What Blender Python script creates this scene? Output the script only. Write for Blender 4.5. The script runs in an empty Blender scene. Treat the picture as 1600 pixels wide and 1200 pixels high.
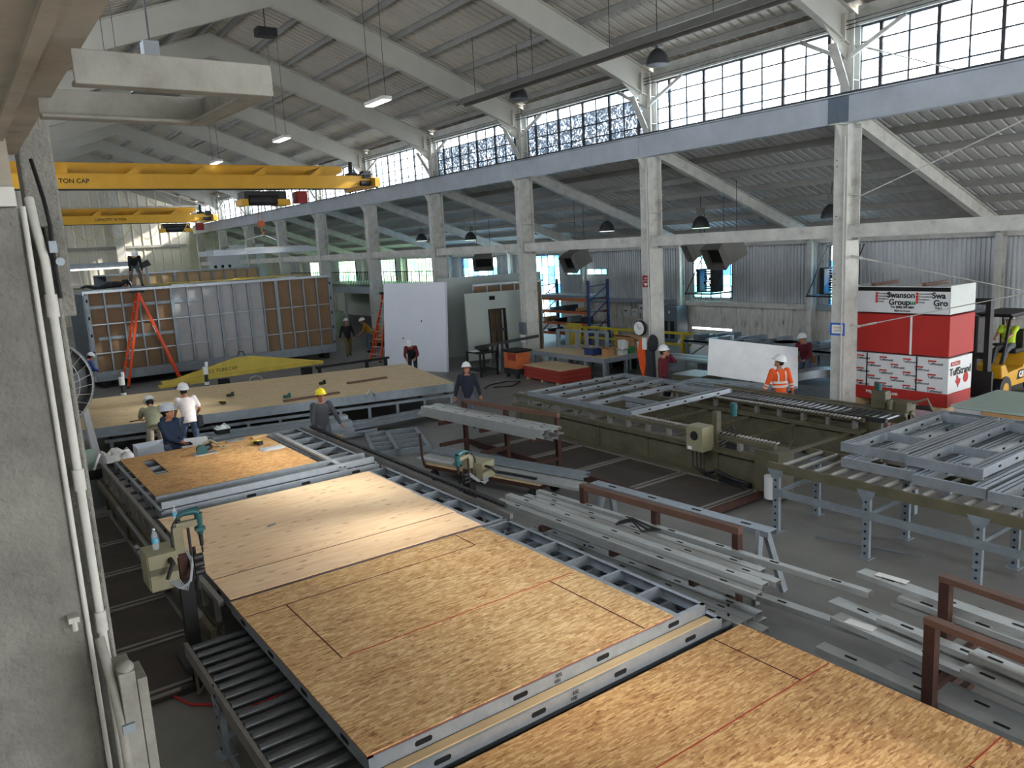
import bpy, bmesh, math, random
from mathutils import Vector, Matrix, Euler
random.seed(7)
SC = bpy.context.scene
COL = SC.collection
V = Vector
# ------------------------------------------------------------------ materials
def nodes_of(name):
    m = bpy.data.materials.new(name); m.use_nodes = True
    nt = m.node_tree; nt.nodes.clear()
    out = nt.nodes.new('ShaderNodeOutputMaterial')
    return m, nt, out
def N(nt, t, **kw):
    n = nt.nodes.new(t)
    for k, v in kw.items():
        if k in n.inputs: n.inputs[k].default_value = v
        else: setattr(n, k, v)
    return n
def ramp(nt, src, stops):
    r = nt.nodes.new('ShaderNodeValToRGB')
    e = r.color_ramp.elements
    while len(e) < len(stops): e.new(.5)
    for i, (p, c) in enumerate(stops):
        e[i].position = p; e[i].color = (*c, 1)
    nt.links.new(src, r.inputs['Fac'])
    return r.outputs['Color']
def hexc(r, g, b):
    def f(c):
        c /= 255.0
        return c/12.92 if c <= .04045 else ((c+.055)/1.055)**2.4
    return (f(r), f(g), f(b))
def sc3(c, k): return tuple(min(1, x*k) for x in c)
def pbr(name, col, rough=.6, metal=0., var=.25, scale=3., bump=0., bscale=40., dirt=None, stretch=None, spec=.4):
    m, nt, out = nodes_of(name)
    b = N(nt, 'ShaderNodeBsdfPrincipled', Roughness=rough, Metallic=metal)
    b.inputs['Specular IOR Level'].default_value = spec
    tc = N(nt, 'ShaderNodeTexCoord')
    src = tc.outputs['Object']
    if stretch:
        mp = N(nt, 'ShaderNodeMapping'); mp.inputs['Scale'].default_value = stretch
        nt.links.new(src, mp.inputs['Vector']); src = mp.outputs['Vector']
    no = N(nt, 'ShaderNodeTexNoise', Scale=scale, Detail=6., Roughness=.65)
    nt.links.new(src, no.inputs['Vector'])
    stops = [(.3, sc3(col, 1-var)), (.7, sc3(col, 1+var*.6))]
    if dirt: stops = [(.26, dirt), (.42, sc3(col, 1-var)), (.7, sc3(col, 1+var*.6))]
    nt.links.new(ramp(nt, no.outputs['Fac'], stops), b.inputs['Base Color'])
    if bump:
        n2 = N(nt, 'ShaderNodeTexNoise', Scale=bscale, Detail=4.)
        nt.links.new(src, n2.inputs['Vector'])
        bp = N(nt, 'ShaderNodeBump', Strength=bump, Distance=.02)
        nt.links.new(n2.outputs['Fac'], bp.inputs['Height'])
        nt.links.new(bp.outputs['Normal'], b.inputs['Normal'])
    nt.links.new(b.outputs[0], out.inputs[0])
    return m
def osb_mat(name, tint=(1, 1, 1)):
    m, nt, out = nodes_of(name)
    b = N(nt, 'ShaderNodeBsdfPrincipled', Roughness=.62)
    tc = N(nt, 'ShaderNodeTexCoord')
    def layer(rot, sx, sy, seed):
        mp = N(nt, 'ShaderNodeMapping'); mp.inputs['Rotation'].default_value = (0, 0, rot)
        mp.inputs['Scale'].default_value = (sx, sy, 3); mp.inputs['Location'].default_value = (seed, seed*1.7, 0)
        nt.links.new(tc.outputs['Object'], mp.inputs['Vector'])
        nz = N(nt, 'ShaderNodeTexNoise', Scale=1.5, Detail=2.)
        nt.links.new(mp.outputs['Vector'], nz.inputs['Vector'])
        ad = N(nt, 'ShaderNodeMixRGB', blend_type='ADD'); ad.inputs[0].default_value = .5
        nt.links.new(mp.outputs['Vector'], ad.inputs[1]); nt.links.new(nz.outputs['Color'], ad.inputs[2])
        vo = N(nt, 'ShaderNodeTexVoronoi', Scale=1.)
        nt.links.new(ad.outputs[0], vo.inputs['Vector'])
        sp = N(nt, 'ShaderNodeSeparateColor'); nt.links.new(vo.outputs['Color'], sp.inputs[0])
        return sp
    l1, l2, l3 = layer(.08, 10, 58, 1), layer(.55, 12, 60, 7), layer(-.5, 11, 56, 13)
    nz = N(nt, 'ShaderNodeTexNoise', Scale=26., Detail=3.); nt.links.new(tc.outputs['Object'], nz.inputs['Vector'])
    def mixf(a, bb, thr):
        g = N(nt, 'ShaderNodeMath', operation='GREATER_THAN'); g.inputs[1].default_value = thr
        nt.links.new(bb.outputs[1], g.inputs[0])
        mx = N(nt, 'ShaderNodeMix'); nt.links.new(g.outputs[0], mx.inputs[0])
        nt.links.new(a, mx.inputs[2]); nt.links.new(bb.outputs[0], mx.inputs[3])
        return mx.outputs[0]
    f = mixf(l1.outputs[0], l2, .6); f = mixf(f, l3, .72)
    big = N(nt, 'ShaderNodeTexNoise', Scale=2.2, Detail=3.); nt.links.new(tc.outputs['Object'], big.inputs['Vector'])
    mm = N(nt, 'ShaderNodeMath', operation='MULTIPLY_ADD'); mm.inputs[1].default_value = .35
    fs = N(nt, 'ShaderNodeMath', operation='MULTIPLY'); fs.inputs[1].default_value = .62; nt.links.new(f, fs.inputs[0])
    nt.links.new(big.outputs['Fac'], mm.inputs[0]); nt.links.new(fs.outputs[0], mm.inputs[2])
    m2 = N(nt, 'ShaderNodeMath', operation='MULTIPLY_ADD'); m2.inputs[1].default_value = .35
    nt.links.new(nz.outputs['Fac'], m2.inputs[0]); nt.links.new(mm.outputs[0], m2.inputs[2])
    c = [sc3(hexc(*x), 1) for x in ((134, 90, 52), (170, 126, 78), (188, 144, 94), (204, 164, 112), (226, 194, 144))]
    c = [tuple(a*t for a, t in zip(k, tint)) for k in c]
    nt.links.new(ramp(nt, m2.outputs[0], [(.30, c[0]), (.38, c[1]), (.5, c[2]), (.74, c[3]), (.96, c[4])]), b.inputs['Base Color'])
    bp = N(nt, 'ShaderNodeBump', Strength=.12, Distance=.004); nt.links.new(f, bp.inputs['Height'])
    nt.links.new(bp.outputs[0], b.inputs['Normal'])
    nt.links.new(b.outputs[0], out.inputs[0])
    return m
def ply_mat(name, c1, c2):
    m, nt, out = nodes_of(name)
    b = N(nt, 'ShaderNodeBsdfPrincipled', Roughness=.55)
    tc = N(nt, 'ShaderNodeTexCoord')
    mp = N(nt, 'ShaderNodeMapping'); mp.inputs['Scale'].default_value = (1.2, 9, 1)
    nt.links.new(tc.outputs['Object'], mp.inputs['Vector'])
    no = N(nt, 'ShaderNodeTexNoise', Scale=1.6, Detail=6., Distortion=.8); nt.links.new(mp.outputs[0], no.inputs['Vector'])
    mp2 = N(nt, 'ShaderNodeMapping'); mp2.inputs['Scale'].default_value = (3.4, 7, 1)
    nt.links.new(tc.outputs['Object'], mp2.inputs['Vector'])
    vo = N(nt, 'ShaderNodeTexVoronoi', Scale=1.); nt.links.new(mp2.outputs[0], vo.inputs['Vector'])
    kn = ramp(nt, vo.outputs['Distance'], [(0., (.45, .35, .27)), (.16, (.7, .6, .5)), (.24, (1, 1, 1))])
    mx = N(nt, 'ShaderNodeMixRGB', blend_type='MULTIPLY'); mx.inputs[0].default_value = .7
    nt.links.new(ramp(nt, no.outputs['Fac'], [(.3, c1), (.7, c2)]), mx.inputs[1]); nt.links.new(kn, mx.inputs[2])
    nt.links.new(mx.outputs[0], b.inputs['Base Color']); nt.links.new(b.outputs[0], out.inputs[0])
    return m
def glass_mat(name, tints, clear=.7, px=.44, pz=.45, axis='Y', dirt=.35, off=0., every=False):
    """window glass: each pane has its own tint; dirty panes scatter part of the daylight"""
    m, nt, out = nodes_of(name)
    g = N(nt, 'ShaderNodeNewGeometry')
    mp = N(nt, 'ShaderNodeMapping')
    mp.inputs['Location'].default_value = (0, off, 0)
    mp.inputs['Scale'].default_value = (1/px if axis == 'X' else 0, 1/px if axis == 'Y' else 0, 1/pz)
    nt.links.new(g.outputs['Position'], mp.inputs['Vector'])
    fl = N(nt, 'ShaderNodeVectorMath', operation='FLOOR'); nt.links.new(mp.outputs[0], fl.inputs[0])
    wn = N(nt, 'ShaderNodeTexWhiteNoise'); nt.links.new(fl.outputs[0], wn.inputs['Vector'])
    col = ramp(nt, wn.outputs['Value'], [(i/max(1, len(tints)), t) for i, t in enumerate(tints)])
    col.node.color_ramp.interpolation = 'CONSTANT'
    nz = N(nt, 'ShaderNodeTexNoise', Scale=9., Detail=7., Roughness=.7, Distortion=1.5); nt.links.new(g.outputs['Position'], nz.inputs['Vector'])
    n2 = N(nt, 'ShaderNodeTexNoise', Scale=.35, Detail=1.); nt.links.new(g.outputs['Position'], n2.inputs['Vector'])
    dm = N(nt, 'ShaderNodeMath', operation='MULTIPLY')
    a = ramp(nt, nz.outputs['Fac'], [(.42, (0, 0, 0)), (.58, (1, 1, 1))]); bb = ramp(nt, n2.outputs['Fac'], [(.44, (0, 0, 0)), (.56, (1, 1, 1))])
    nt.links.new(a, dm.inputs[0])
    if every: dm.inputs[1].default_value = 1.; nz.inputs['Scale'].default_value = 7.; a.node.color_ramp.elements[0].position = .3; a.node.color_ramp.elements[1].position = .5; tlc = (.085, .105, .13, 1)
    else: nt.links.new(bb, dm.inputs[1]); tlc = (.45, .5, .56, 1)
    dk = N(nt, 'ShaderNodeMath', operation='MULTIPLY'); dk.inputs[1].default_value = dirt
    nt.links.new(dm.outputs[0], dk.inputs[0])
    tr = N(nt, 'ShaderNodeBsdfTransparent'); nt.links.new(col, tr.inputs[0])
    tl = N(nt, 'ShaderNodeBsdfTranslucent'); tl.inputs[0].default_value = tlc
    gl = N(nt, 'ShaderNodeBsdfGlossy', Roughness=.15); gl.inputs[0].default_value = (.8, .8, .8, 1)
    m1 = N(nt, 'ShaderNodeMixShader'); nt.links.new(dk.outputs[0], m1.inputs[0]); nt.links.new(tr.outputs[0], m1.inputs[1]); nt.links.new(tl.outputs[0], m1.inputs[2])
    m2 = N(nt, 'ShaderNodeMixShader'); m2.inputs[0].default_value = .05
    nt.links.new(m1.outputs[0], m2.inputs[1]); nt.links.new(gl.outputs[0], m2.inputs[2])
    nt.links.new(m2.outputs[0], out.inputs[0])
    return m
def emit(name, col, st):
    m, nt, out = nodes_of(name)
    e = N(nt, 'ShaderNodeEmission', Strength=st); e.inputs[0].default_value = (*col, 1)
    nt.links.new(e.outputs[0], out.inputs[0])
    return m
def clear_mat(name, col=(.9, .95, 1), mix=.25):
    m, nt, out = nodes_of(name)
    t = N(nt, 'ShaderNodeBsdfTransparent'); t.inputs[0].default_value = (*col, 1)
    g = N(nt, 'ShaderNodeBsdfPrincipled', Roughness=.12); g.inputs['Base Color'].default_value = (*col, 1)
    x = N(nt, 'ShaderNodeMixShader'); x.inputs[0].default_value = mix
    nt.links.new(t.outputs[0], x.inputs[1]); nt.links.new(g.outputs[0], x.inputs[2]); nt.links.new(x.outputs[0], out.inputs[0])
    return m
M = {}
def mk(key, *a, **k): M[key] = pbr(key, *a, **k)
mk('concrete_floor', hexc(126, 125, 122), .5, var=.14, scale=.7, bump=.05, bscale=8, dirt=hexc(98, 98, 97))
mk('concrete_pier', hexc(136, 135, 128), .85, var=.22, scale=3.2, bump=.9, bscale=45, dirt=hexc(104, 103, 97))
mk('white_paint', hexc(202, 202, 196), .55, var=.14, scale=2.5, dirt=hexc(150, 146, 138))
mk('rafter_paint', hexc(178, 176, 166), .6, var=.1, scale=.8)
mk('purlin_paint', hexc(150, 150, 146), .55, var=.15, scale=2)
mk('beam_paint', hexc(176, 184, 194), .5, var=.1, scale=1.2, dirt=hexc(146, 150, 156))
mk('beam_patch', hexc(92, 106, 120), .5, var=.1)
mk('beige_paint', hexc(168, 160, 146), .6, var=.2, scale=3, dirt=hexc(112, 98, 82))
mk('roof_deck', hexc(186, 180, 168), .5, var=.1, scale=.5, stretch=(.3, 1.5, 1))
mk('aisle_deck', hexc(204, 206, 206), .5, var=.1, scale=.5, stretch=(.3, 1.5, 1))
mk('purlin_web_shade', hexc(138, 136, 130), .5, var=.15, scale=2)  # shade on the purlin webs put into the colour
mk('wall_white', hexc(212, 208, 196), .7, var=.1, scale=.6)
mk('wall_corr', hexc(212, 216, 220), .42, metal=.25, var=.3, scale=.7, stretch=(1, 1, .4))
mk('wall_dirty', hexc(216, 213, 206), .6, var=.2, scale=2.2, dirt=hexc(84, 78, 72), stretch=(1, 3, .7))
mk('galv', hexc(168, 176, 184), .38, metal=.65, var=.16, scale=7)
mk('galv_dull', hexc(142, 152, 160), .5, metal=.45, var=.18, scale=5)
mk('galv_stud', hexc(186, 188, 186), .42, metal=.5, var=.14, scale=5)
mk('bright_sheet', hexc(244, 247, 252), .3, metal=.15, var=.08, scale=2.5)
mk('dark_steel', hexc(58, 58, 60), .5, metal=.4, var=.3)
mk('black', hexc(24, 24, 26), .6, var=.3)
mk('slot', hexc(18, 18, 20), .9, var=.1)
mk('rust', hexc(72, 46, 38), .7, metal=.2, var=.35, scale=6, bump=.2)
mk('rust_top', hexc(104, 76, 64), .6, var=.2, scale=5)
mk('olive', hexc(98, 93, 74), .5, var=.16, scale=3, dirt=hexc(70, 68, 56))
mk('weathered_paint', hexc(142, 140, 132), .6, var=.16, scale=6, bump=.25, bscale=30, dirt=hexc(116, 112, 104))
mk('olive_light', hexc(146, 141, 114), .5, var=.14, scale=4)
mk('crane_yellow', hexc(214, 160, 40), .45, var=.1, scale=1.2)
mk('pale_yellow', hexc(198, 176, 70), .5, var=.15, scale=2, dirt=hexc(120, 108, 60))
mk('rail_yellow', hexc(190, 170, 40), .5, var=.1)
mk('mesh_mat', hexc(70, 63, 59), .75, var=.3, scale=1.6)
mk('frame_bar', hexc(136, 132, 128), .5, metal=.3, var=.2)
mk('roller', hexc(164, 162, 156), .4, metal=.4, var=.12)
mk('roller_dark', hexc(96, 100, 104), .35, metal=.5, var=.15)
mk('gypsum_brown', hexc(138, 112, 86), .8, var=.1, scale=2)
mk('gypsum_grey', hexc(176, 176, 178), .8, var=.08, scale=2)
mk('panel_white', hexc(216, 220, 230), .6, var=.04, scale=1)
mk('panel_green', hexc(176, 186, 182), .7, var=.05, scale=1)
mk('tarp_green', hexc(152, 174, 166), .5, var=.08)
mk('ladder_orange', hexc(232, 78, 28), .45, var=.12)
mk('alu', hexc(206, 208, 210), .35, metal=.7, var=.1)
mk('red_wrap', hexc(178, 42, 36), .65, var=.1, scale=2)
mk('red_edge', hexc(150, 52, 42), .7, var=.12)
mk('chalk_red', hexc(176, 62, 44), .8, var=.2)
mk('seam', hexc(92, 48, 34), .8, var=.2)
mk('wrap_white', hexc(218, 220, 222), .5, var=.05, scale=2)
mk('wrap_grey', hexc(200, 206, 202), .55, var=.06)
mk('paper_white', hexc(232, 232, 230), .7, var=.04)
mk('tape_blue', hexc(40, 96, 190), .5, var=.05)
mk('sign_red', hexc(150, 36, 36), .5, var=.1)
mk('ink', hexc(28, 28, 30), .7, var=.05)
mk('ink_red', hexc(186, 44, 40), .7, var=.05)
mk('ink_green', hexc(44, 120, 70), .7, var=.05)
mk('cat_yellow', hexc(206, 154, 36), .45, var=.1)
mk('rack_blue', hexc(38, 58, 112), .5, var=.15)
mk('rack_orange', hexc(196, 104, 60), .5, var=.15)
mk('cardboard', hexc(176, 136, 92), .75, var=.1)
mk('pine', hexc(206, 176, 134), .65, var=.12, scale=2, stretch=(1, 12, 1))
mk('plastic_grey', hexc(112, 116, 120), .5, var=.1)
mk('plastic_white', hexc(224, 226, 226), .4, var=.04)
mk('teal', hexc(40, 92, 96), .4, var=.1)
mk('plastic_purple', hexc(160, 128, 142), .3, var=.2, scale=3)
mk('film', hexc(190, 190, 190), .25, var=.15, scale=4)
mk('locker', hexc(96, 108, 118), .5, var=.1)
mk('lamp_shell', hexc(62, 64, 66), .4, metal=.3, var=.15)
mk('heater', hexc(112, 110, 106), .55, var=.15)
mk('cloth_grey', hexc(160, 164, 170), .85, var=.2)
mk('cloth_dark', hexc(54, 58, 64), .9, var=.2)
mk('hi_orange', hexc(236, 92, 34), .7, var=.1)
mk('reflect', hexc(216, 216, 210), .4, var=.05)
mk('skin', hexc(176, 122, 96), .55, var=.08, scale=8)
mk('skin_light', hexc(208, 158, 132), .55, var=.08, scale=8)
mk('hair', hexc(30, 24, 22), .7, var=.2, scale=30)
mk('hat_white', hexc(226, 228, 230), .3, var=.03)
mk('hat_grey', hexc(196, 202, 212), .3, var=.03)
mk('hat_yellow', hexc(226, 210, 30), .3, var=.04)
for k, c in dict(navy=(42, 56, 82), sage=(142, 142, 118), tee=(226, 218, 216), khaki=(150, 142, 126), jeans=(88, 104, 128), charcoal=(78, 80, 86),
                 darknavy=(34, 40, 56), blackcloth=(34, 36, 40), brown=(108, 90, 60), mustard=(176, 128, 30), maroon=(96, 30, 42), lime=(186, 214, 60),
                 blue=(40, 66, 124), leather=(120, 84, 56), boot=(52, 46, 42), greypants=(88, 94, 104)).items():
    mk(k, hexc(*c), .85, var=.16, scale=9, bump=.15, bscale=25)
M['osb'] = osb_mat('osb'); M['osb2'] = osb_mat('osb_far', (1.0, .88, .74)); M['osb3'] = osb_mat('osb_warm', (1.04, .93, .8))
M['ply'] = ply_mat('ply', hexc(230, 190, 148), hexc(246, 216, 176)); M['ply2'] = ply_mat('ply_platform', hexc(190, 164, 124), hexc(214, 190, 150))
W = (.97, .98, 1.)
M['glass_clear'] = glass_mat('clerestory_glass', [W, (.9, .95, 1), W, (.8, .88, .95)], px=.667, pz=.4, dirt=.75)
M['glass_dirty'] = glass_mat('dirty_glass', [W, (.9, .95, 1)], px=.667, pz=.4, dirt=.97, every=True)
M['glass_green'] = glass_mat('aisle_glass_green', [(.52, .7, .46), (.7, .8, .56), (.4, .66, .58), (.75, .85, .7), (.4, .55, .42)], px=.55, pz=.5)
M['glass_teal'] = glass_mat('aisle_glass_teal', [(.36, .7, .7), (.85, .92, .96), (.6, .64, .62), (.3, .58, .6), (.9, .94, .97), (.2, .5, .85)], px=.55, pz=.5)
M['lamp_green'] = emit('lamp_lens', (.72, 1., .74), 2.6); M['lamp_white'] = emit('lamp_tube', (1, 1, .95), 2.2)
M['screen_glow'] = emit('sky_strip', (.95, .97, 1), 2.0)
M['bottle'] = clear_mat('bottle_plastic'); M['label_blue'] = pbr('bottle_label', hexc(110, 190, 226), .5, var=.1)
# ------------------------------------------------------------------ geometry helper
WL = {}
def wloc(o):
    p = V((0, 0, 0))
    while o is not None:
        p = p + o.location; o = o.parent
    return p
class MB:
    def __init__(s): s.v = []; s.f = []; s.m = []
    def add(s, vs, fs, m=0):
        b = len(s.v); s.v += [V(x) for x in vs]
        for f in fs: s.f.append([i+b for i in f]); s.m.append(m)
        return s
    def box(s, x0, x1, y0, y1, z0, z1, m=0):
        return s.add([(x, y, z) for z in (z0, z1) for y in (y0, y1) for x in (x0, x1)],
                     [(0, 2, 3, 1), (4, 5, 7, 6), (0, 1, 5, 4), (2, 6, 7, 3), (0, 4, 6, 2), (1, 3, 7, 5)], m)
    def cbox(s, c, sx, sy, sz, rot=(0, 0, 0), m=0):
        R = Euler(rot).to_matrix(); c = V(c)
        return s.add([c + R @ V((x*sx/2, y*sy/2, z*sz/2)) for z in (-1, 1) for y in (-1, 1) for x in (-1, 1)],
                     [(0, 2, 3, 1), (4, 5, 7, 6), (0, 1, 5, 4), (2, 6, 7, 3), (0, 4, 6, 2), (1, 3, 7, 5)], m)
    def frame(s, p, q, up=(0, 0, 1)):
        p, q = V(p), V(q); d = (q-p).normalized(); u = V(up)
        if abs(d.dot(u)) > .98: u = V((0, 1, 0))
        r = d.cross(u).normalized(); u = r.cross(d).normalized()
        return p, q, r, u
    def bar(s, p, q, w, h, up=(0, 0, 1), m=0):
        p, q, r, u = s.frame(p, q, up)
        vs = [e + r*(a*w/2) + u*(b*h/2) for e in (p, q) for a, b in ((-1, -1), (1, -1), (1, 1), (-1, 1))]
        return s.add(vs, [(0, 3, 2, 1), (4, 5, 6, 7), (0, 1, 5, 4), (1, 2, 6, 5), (2, 3, 7, 6), (3, 0, 4, 7)], m)
    def ext(s, p, q, prof, up=(0, 0, 1), m=0, closed=True):
        """sweep a 2D profile (right, up) from p to q"""
        p, q, r, u = s.frame(p, q, up); n = len(prof)
        vs = [e + r*a + u*b for e in (p, q) for a, b in prof]
        fs = [(i, (i+1) % n, n+(i+1) % n, n+i) for i in range(n if closed else n-1)]
        if closed: fs += [tuple(range(n))[::-1], tuple(range(n, 2*n))]
        return s.add(vs, fs, m)
    def chan(s, p, q, w, h, t=.004, up=(0, 0, 1), m=0):
        """C section: web on the +up side when h>0 (flanges hang down), w across"""
        h2 = h
        return s.ext(p, q, [(-w/2, 0), (w/2, 0), (w/2, -h2), (w/2-t, -h2), (w/2-t, -t), (-w/2+t, -t), (-w/2+t, -h2), (-w/2, -h2)], up, m)
    def ibeam(s, p, q, w, h, tf=.03, tw=.02, up=(0, 0, 1), m=0):
        a, b, c = w/2, h/2, tw/2
        return s.ext(p, q, [(-a, -b), (a, -b), (a, -b+tf), (c, -b+tf), (c, b-tf), (a, b-tf), (a, b), (-a, b), (-a, b-tf), (-c, b-tf), (-c, -b+tf), (-a, -b+tf)], up, m)
    def cyl(s, p, q, r0, r1=None, n=12, m=0, up=(0, 0, 1)):
        r1 = r0 if r1 is None else r1
        p, q, r, u = s.frame(p, q, up)
        vs = [e + r*(math.cos(2*math.pi*i/n)*rr) + u*(math.sin(2*math.pi*i/n)*rr) for e, rr in ((p, r0), (q, r1)) for i in range(n)]
        return s.add(vs, [(i, (i+1) % n, n+(i+1) % n, n+i) for i in range(n)] + [tuple(range(n))[::-1], tuple(range(n, 2*n))], m)
    def tube(s, pts, r, n=8, m=0):
        pts = [V(p) for p in pts]; k = len(pts); rs = r if isinstance(r, (list, tuple)) else [r]*k
        vs = []; ref = None
        for i, p in enumerate(pts):
            d = (pts[min(i+1, k-1)] - pts[max(i-1, 0)]).normalized()
            if ref is None: ref = V((0, 0, 1)) if abs(d.z) < .9 else V((0, 1, 0))
            a = d.cross(ref).normalized(); b = a.cross(d).normalized(); ref = b
            vs += [p + a*(math.cos(2*math.pi*j/n)*rs[i]) + b*(math.sin(2*math.pi*j/n)*rs[i]) for j in range(n)]
        fs = [(i*n+j, i*n+(j+1) % n, (i+1)*n+(j+1) % n, (i+1)*n+j) for i in range(k-1) for j in range(n)]
        return s.add(vs, fs + [tuple(range(n))[::-1], tuple(range((k-1)*n, k*n))], m)
    def lathe(s, prof, c=(0, 0, 0), n=20, m=0, axis='Z', cap=True):
        c = V(c); k = len(prof); vs = []
        for r, z in prof:
            for j in range(n):
                a = 2*math.pi*j/n; x, y = r*math.cos(a), r*math.sin(a)
                vs.append(c + (V((x, y, z)) if axis == 'Z' else V((z, x, y)) if axis == 'X' else V((y, z, x))))
        fs = [(i*n+j, i*n+(j+1) % n, (i+1)*n+(j+1) % n, (i+1)*n+j) for i in range(k-1) for j in range(n)]
        if cap: fs += [tuple(range(n))[::-1], tuple(range((k-1)*n, k*n))]
        return s.add(vs, fs, m)
    def ell(s, c, rx, ry, rz, n=16, k=10, rot=None, m=0):
        c = V(c); vs = []
        R = Euler(rot).to_matrix() if rot else Matrix.Identity(3)
        for i in range(1, k):
            t = math.pi*i/k
            for j in range(n):
                a = 2*math.pi*j/n
                vs.append(c + R @ V((rx*math.sin(t)*math.cos(a), ry*math.sin(t)*math.sin(a), -rz*math.cos(t))))
        b0 = len(vs); vs += [c + R @ V((0, 0, -rz)), c + R @ V((0, 0, rz))]
        fs = [(i*n+j, i*n+(j+1) % n, (i+1)*n+(j+1) % n, (i+1)*n+j) for i in range(k-2) for j in range(n)]
        fs += [(b0, (j+1) % n, j) for j in range(n)] + [(b0+1, (k-2)*n+j, (k-2)*n+(j+1) % n) for j in range(n)]
        return s.add(vs, fs, m)
    def prism(s, poly, off, m=0):
        poly = [V(p) for p in poly]; off = V(off); n = len(poly)
        return s.add(poly + [p+off for p in poly], [tuple(range(n))[::-1], tuple(range(n, 2*n))] + [(i, (i+1) % n, n+(i+1) % n, n+i) for i in range(n)], m)
    def build(s, name, mats, parent=None, smooth=False, label=None, cat=None, group=None, kind=None, bevel=0):
        if not isinstance(mats, (list, tuple)): mats = [mats]
        me = bpy.data.meshes.new(name)
        if parent is not None: off = wloc(parent)
        else:
            off = V((sum(p[0] for p in (min(s.v, key=lambda a: a.x), max(s.v, key=lambda a: a.x)))/2,
                     sum(p[1] for p in (min(s.v, key=lambda a: a.y), max(s.v, key=lambda a: a.y)))/2, min(p.z for p in s.v)))
        me.from_pydata([tuple(p-off) for p in s.v], [], s.f)
        for x in mats: me.materials.append(M[x] if isinstance(x, str) else x)
        me.polygons.foreach_set('material_index', s.m)
        bm = bmesh.new(); bm.from_mesh(me)
        bmesh.ops.recalc_face_normals(bm, faces=bm.faces)
        if bevel: bmesh.ops.bevel(bm, geom=[e for e in bm.edges if len(e.link_faces) == 2 and e.calc_face_angle(0) > .5], offset=bevel, segments=2, affect='EDGES', profile=.5)
        bm.to_mesh(me); bm.free()
        if smooth:
            me.polygons.foreach_set('use_smooth', [True]*len(me.polygons))
            try: me.set_sharp_from_angle(angle=.7)
            except Exception: pass
        me.update()
        o = bpy.data.objects.new(name, me); COL.objects.link(o)
        if parent is not None: o.parent = parent
        else: o.location = off
        tag(o, label, cat, group, kind)
        return o
def xf(mb, m): mb.v = [m @ p for p in mb.v]; return mb
def tag(o, label=None, cat=None, group=None, kind=None):
    if label: o['label'] = label
    if cat: o['category'] = cat
    if group: o['group'] = group
    if kind: o['kind'] = kind
    return o
def thing(name, label, cat, loc=(0, 0, 0), group=None):
    o = bpy.data.objects.new(name, None); o.empty_display_size = .1; COL.objects.link(o); o.location = loc
    return tag(o, label, cat, group)
KIDS = {}
def children(o): return [c for c in bpy.data.objects if c.parent == o]
def copy_tree(o, loc=None, rotz=None, label=None, parent=None, kids=None, rot=None):
    if kids is None:
        kids = {}
        for c in bpy.data.objects:
            if c.parent is not None: kids.setdefault(c.parent.name, []).append(c)
    c = o.copy(); COL.objects.link(c)
    if parent is not None: c.parent = parent
    if loc is not None: c.location = loc
    if rotz is not None: c.rotation_euler = (0, 0, rotz)
    if rot is not None: c.rotation_euler = rot
    if label: c['label'] = label
    for k in kids.get(o.name, []): copy_tree(k, parent=c, kids=kids)
    return c
def txt(name, s, size, mat, loc, right, up, parent, ext=.002, align='CENTER', bold=0.0):
    """raised lettering, converted to a mesh and lying on a surface"""
    cu = bpy.data.curves.new(name, 'FONT'); cu.body = s; cu.size = size; cu.extrude = ext; cu.align_x = align; cu.align_y = 'CENTER'; cu.offset = bold
    t = bpy.data.objects.new(name, cu); COL.objects.link(t)
    dg = bpy.context.evaluated_depsgraph_get(); dg.update()
    me = bpy.data.meshes.new_from_object(t.evaluated_get(dg)); bpy.data.objects.remove(t)
    r, u = V(right).normalized(), V(up).normalized(); n = r.cross(u)
    off = wloc(parent) if parent is not None else V((0, 0, 0))
    me.transform(Matrix(((r.x, u.x, n.x, loc[0]-off.x), (r.y, u.y, n.y, loc[1]-off.y), (r.z, u.z, n.z, loc[2]-off.z), (0, 0, 0, 1))))
    me.materials.clear(); me.materials.append(M[mat])
    o = bpy.data.objects.new(name, me); COL.objects.link(o)
    if parent is not None: o.parent = parent
    return o
ORD = ['first', 'second', 'third', 'fourth', 'fifth', 'sixth', 'seventh', 'eighth', 'ninth', 'tenth', 'eleventh', 'twelfth', 'thirteenth', 'fourteenth', 'fifteenth', 'sixteenth']
# ------------------------------------------------------------------ the building
RX, RZ, SL = 9.3, 13.07, .357            # ridge, top of rafters, slope
XL, XR, XW = -.1, 18.7, 27.6             # eaves of the nave and aisle wall
Y0, Y1 = -15.0, 75.0
YC = [11.17+6.67*k for k in range(-3, 10)]
def zr(x): return RZ - SL*abs(x-RX)
def za(x): return 7.62 - .35*(x-18.8)
ST = dict(kind='structure')
MB().box(-1.4, XW+.6, Y0-.4, Y1+.4, -.3, 0).build('floor', 'concrete_floor', **ST)
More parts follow.
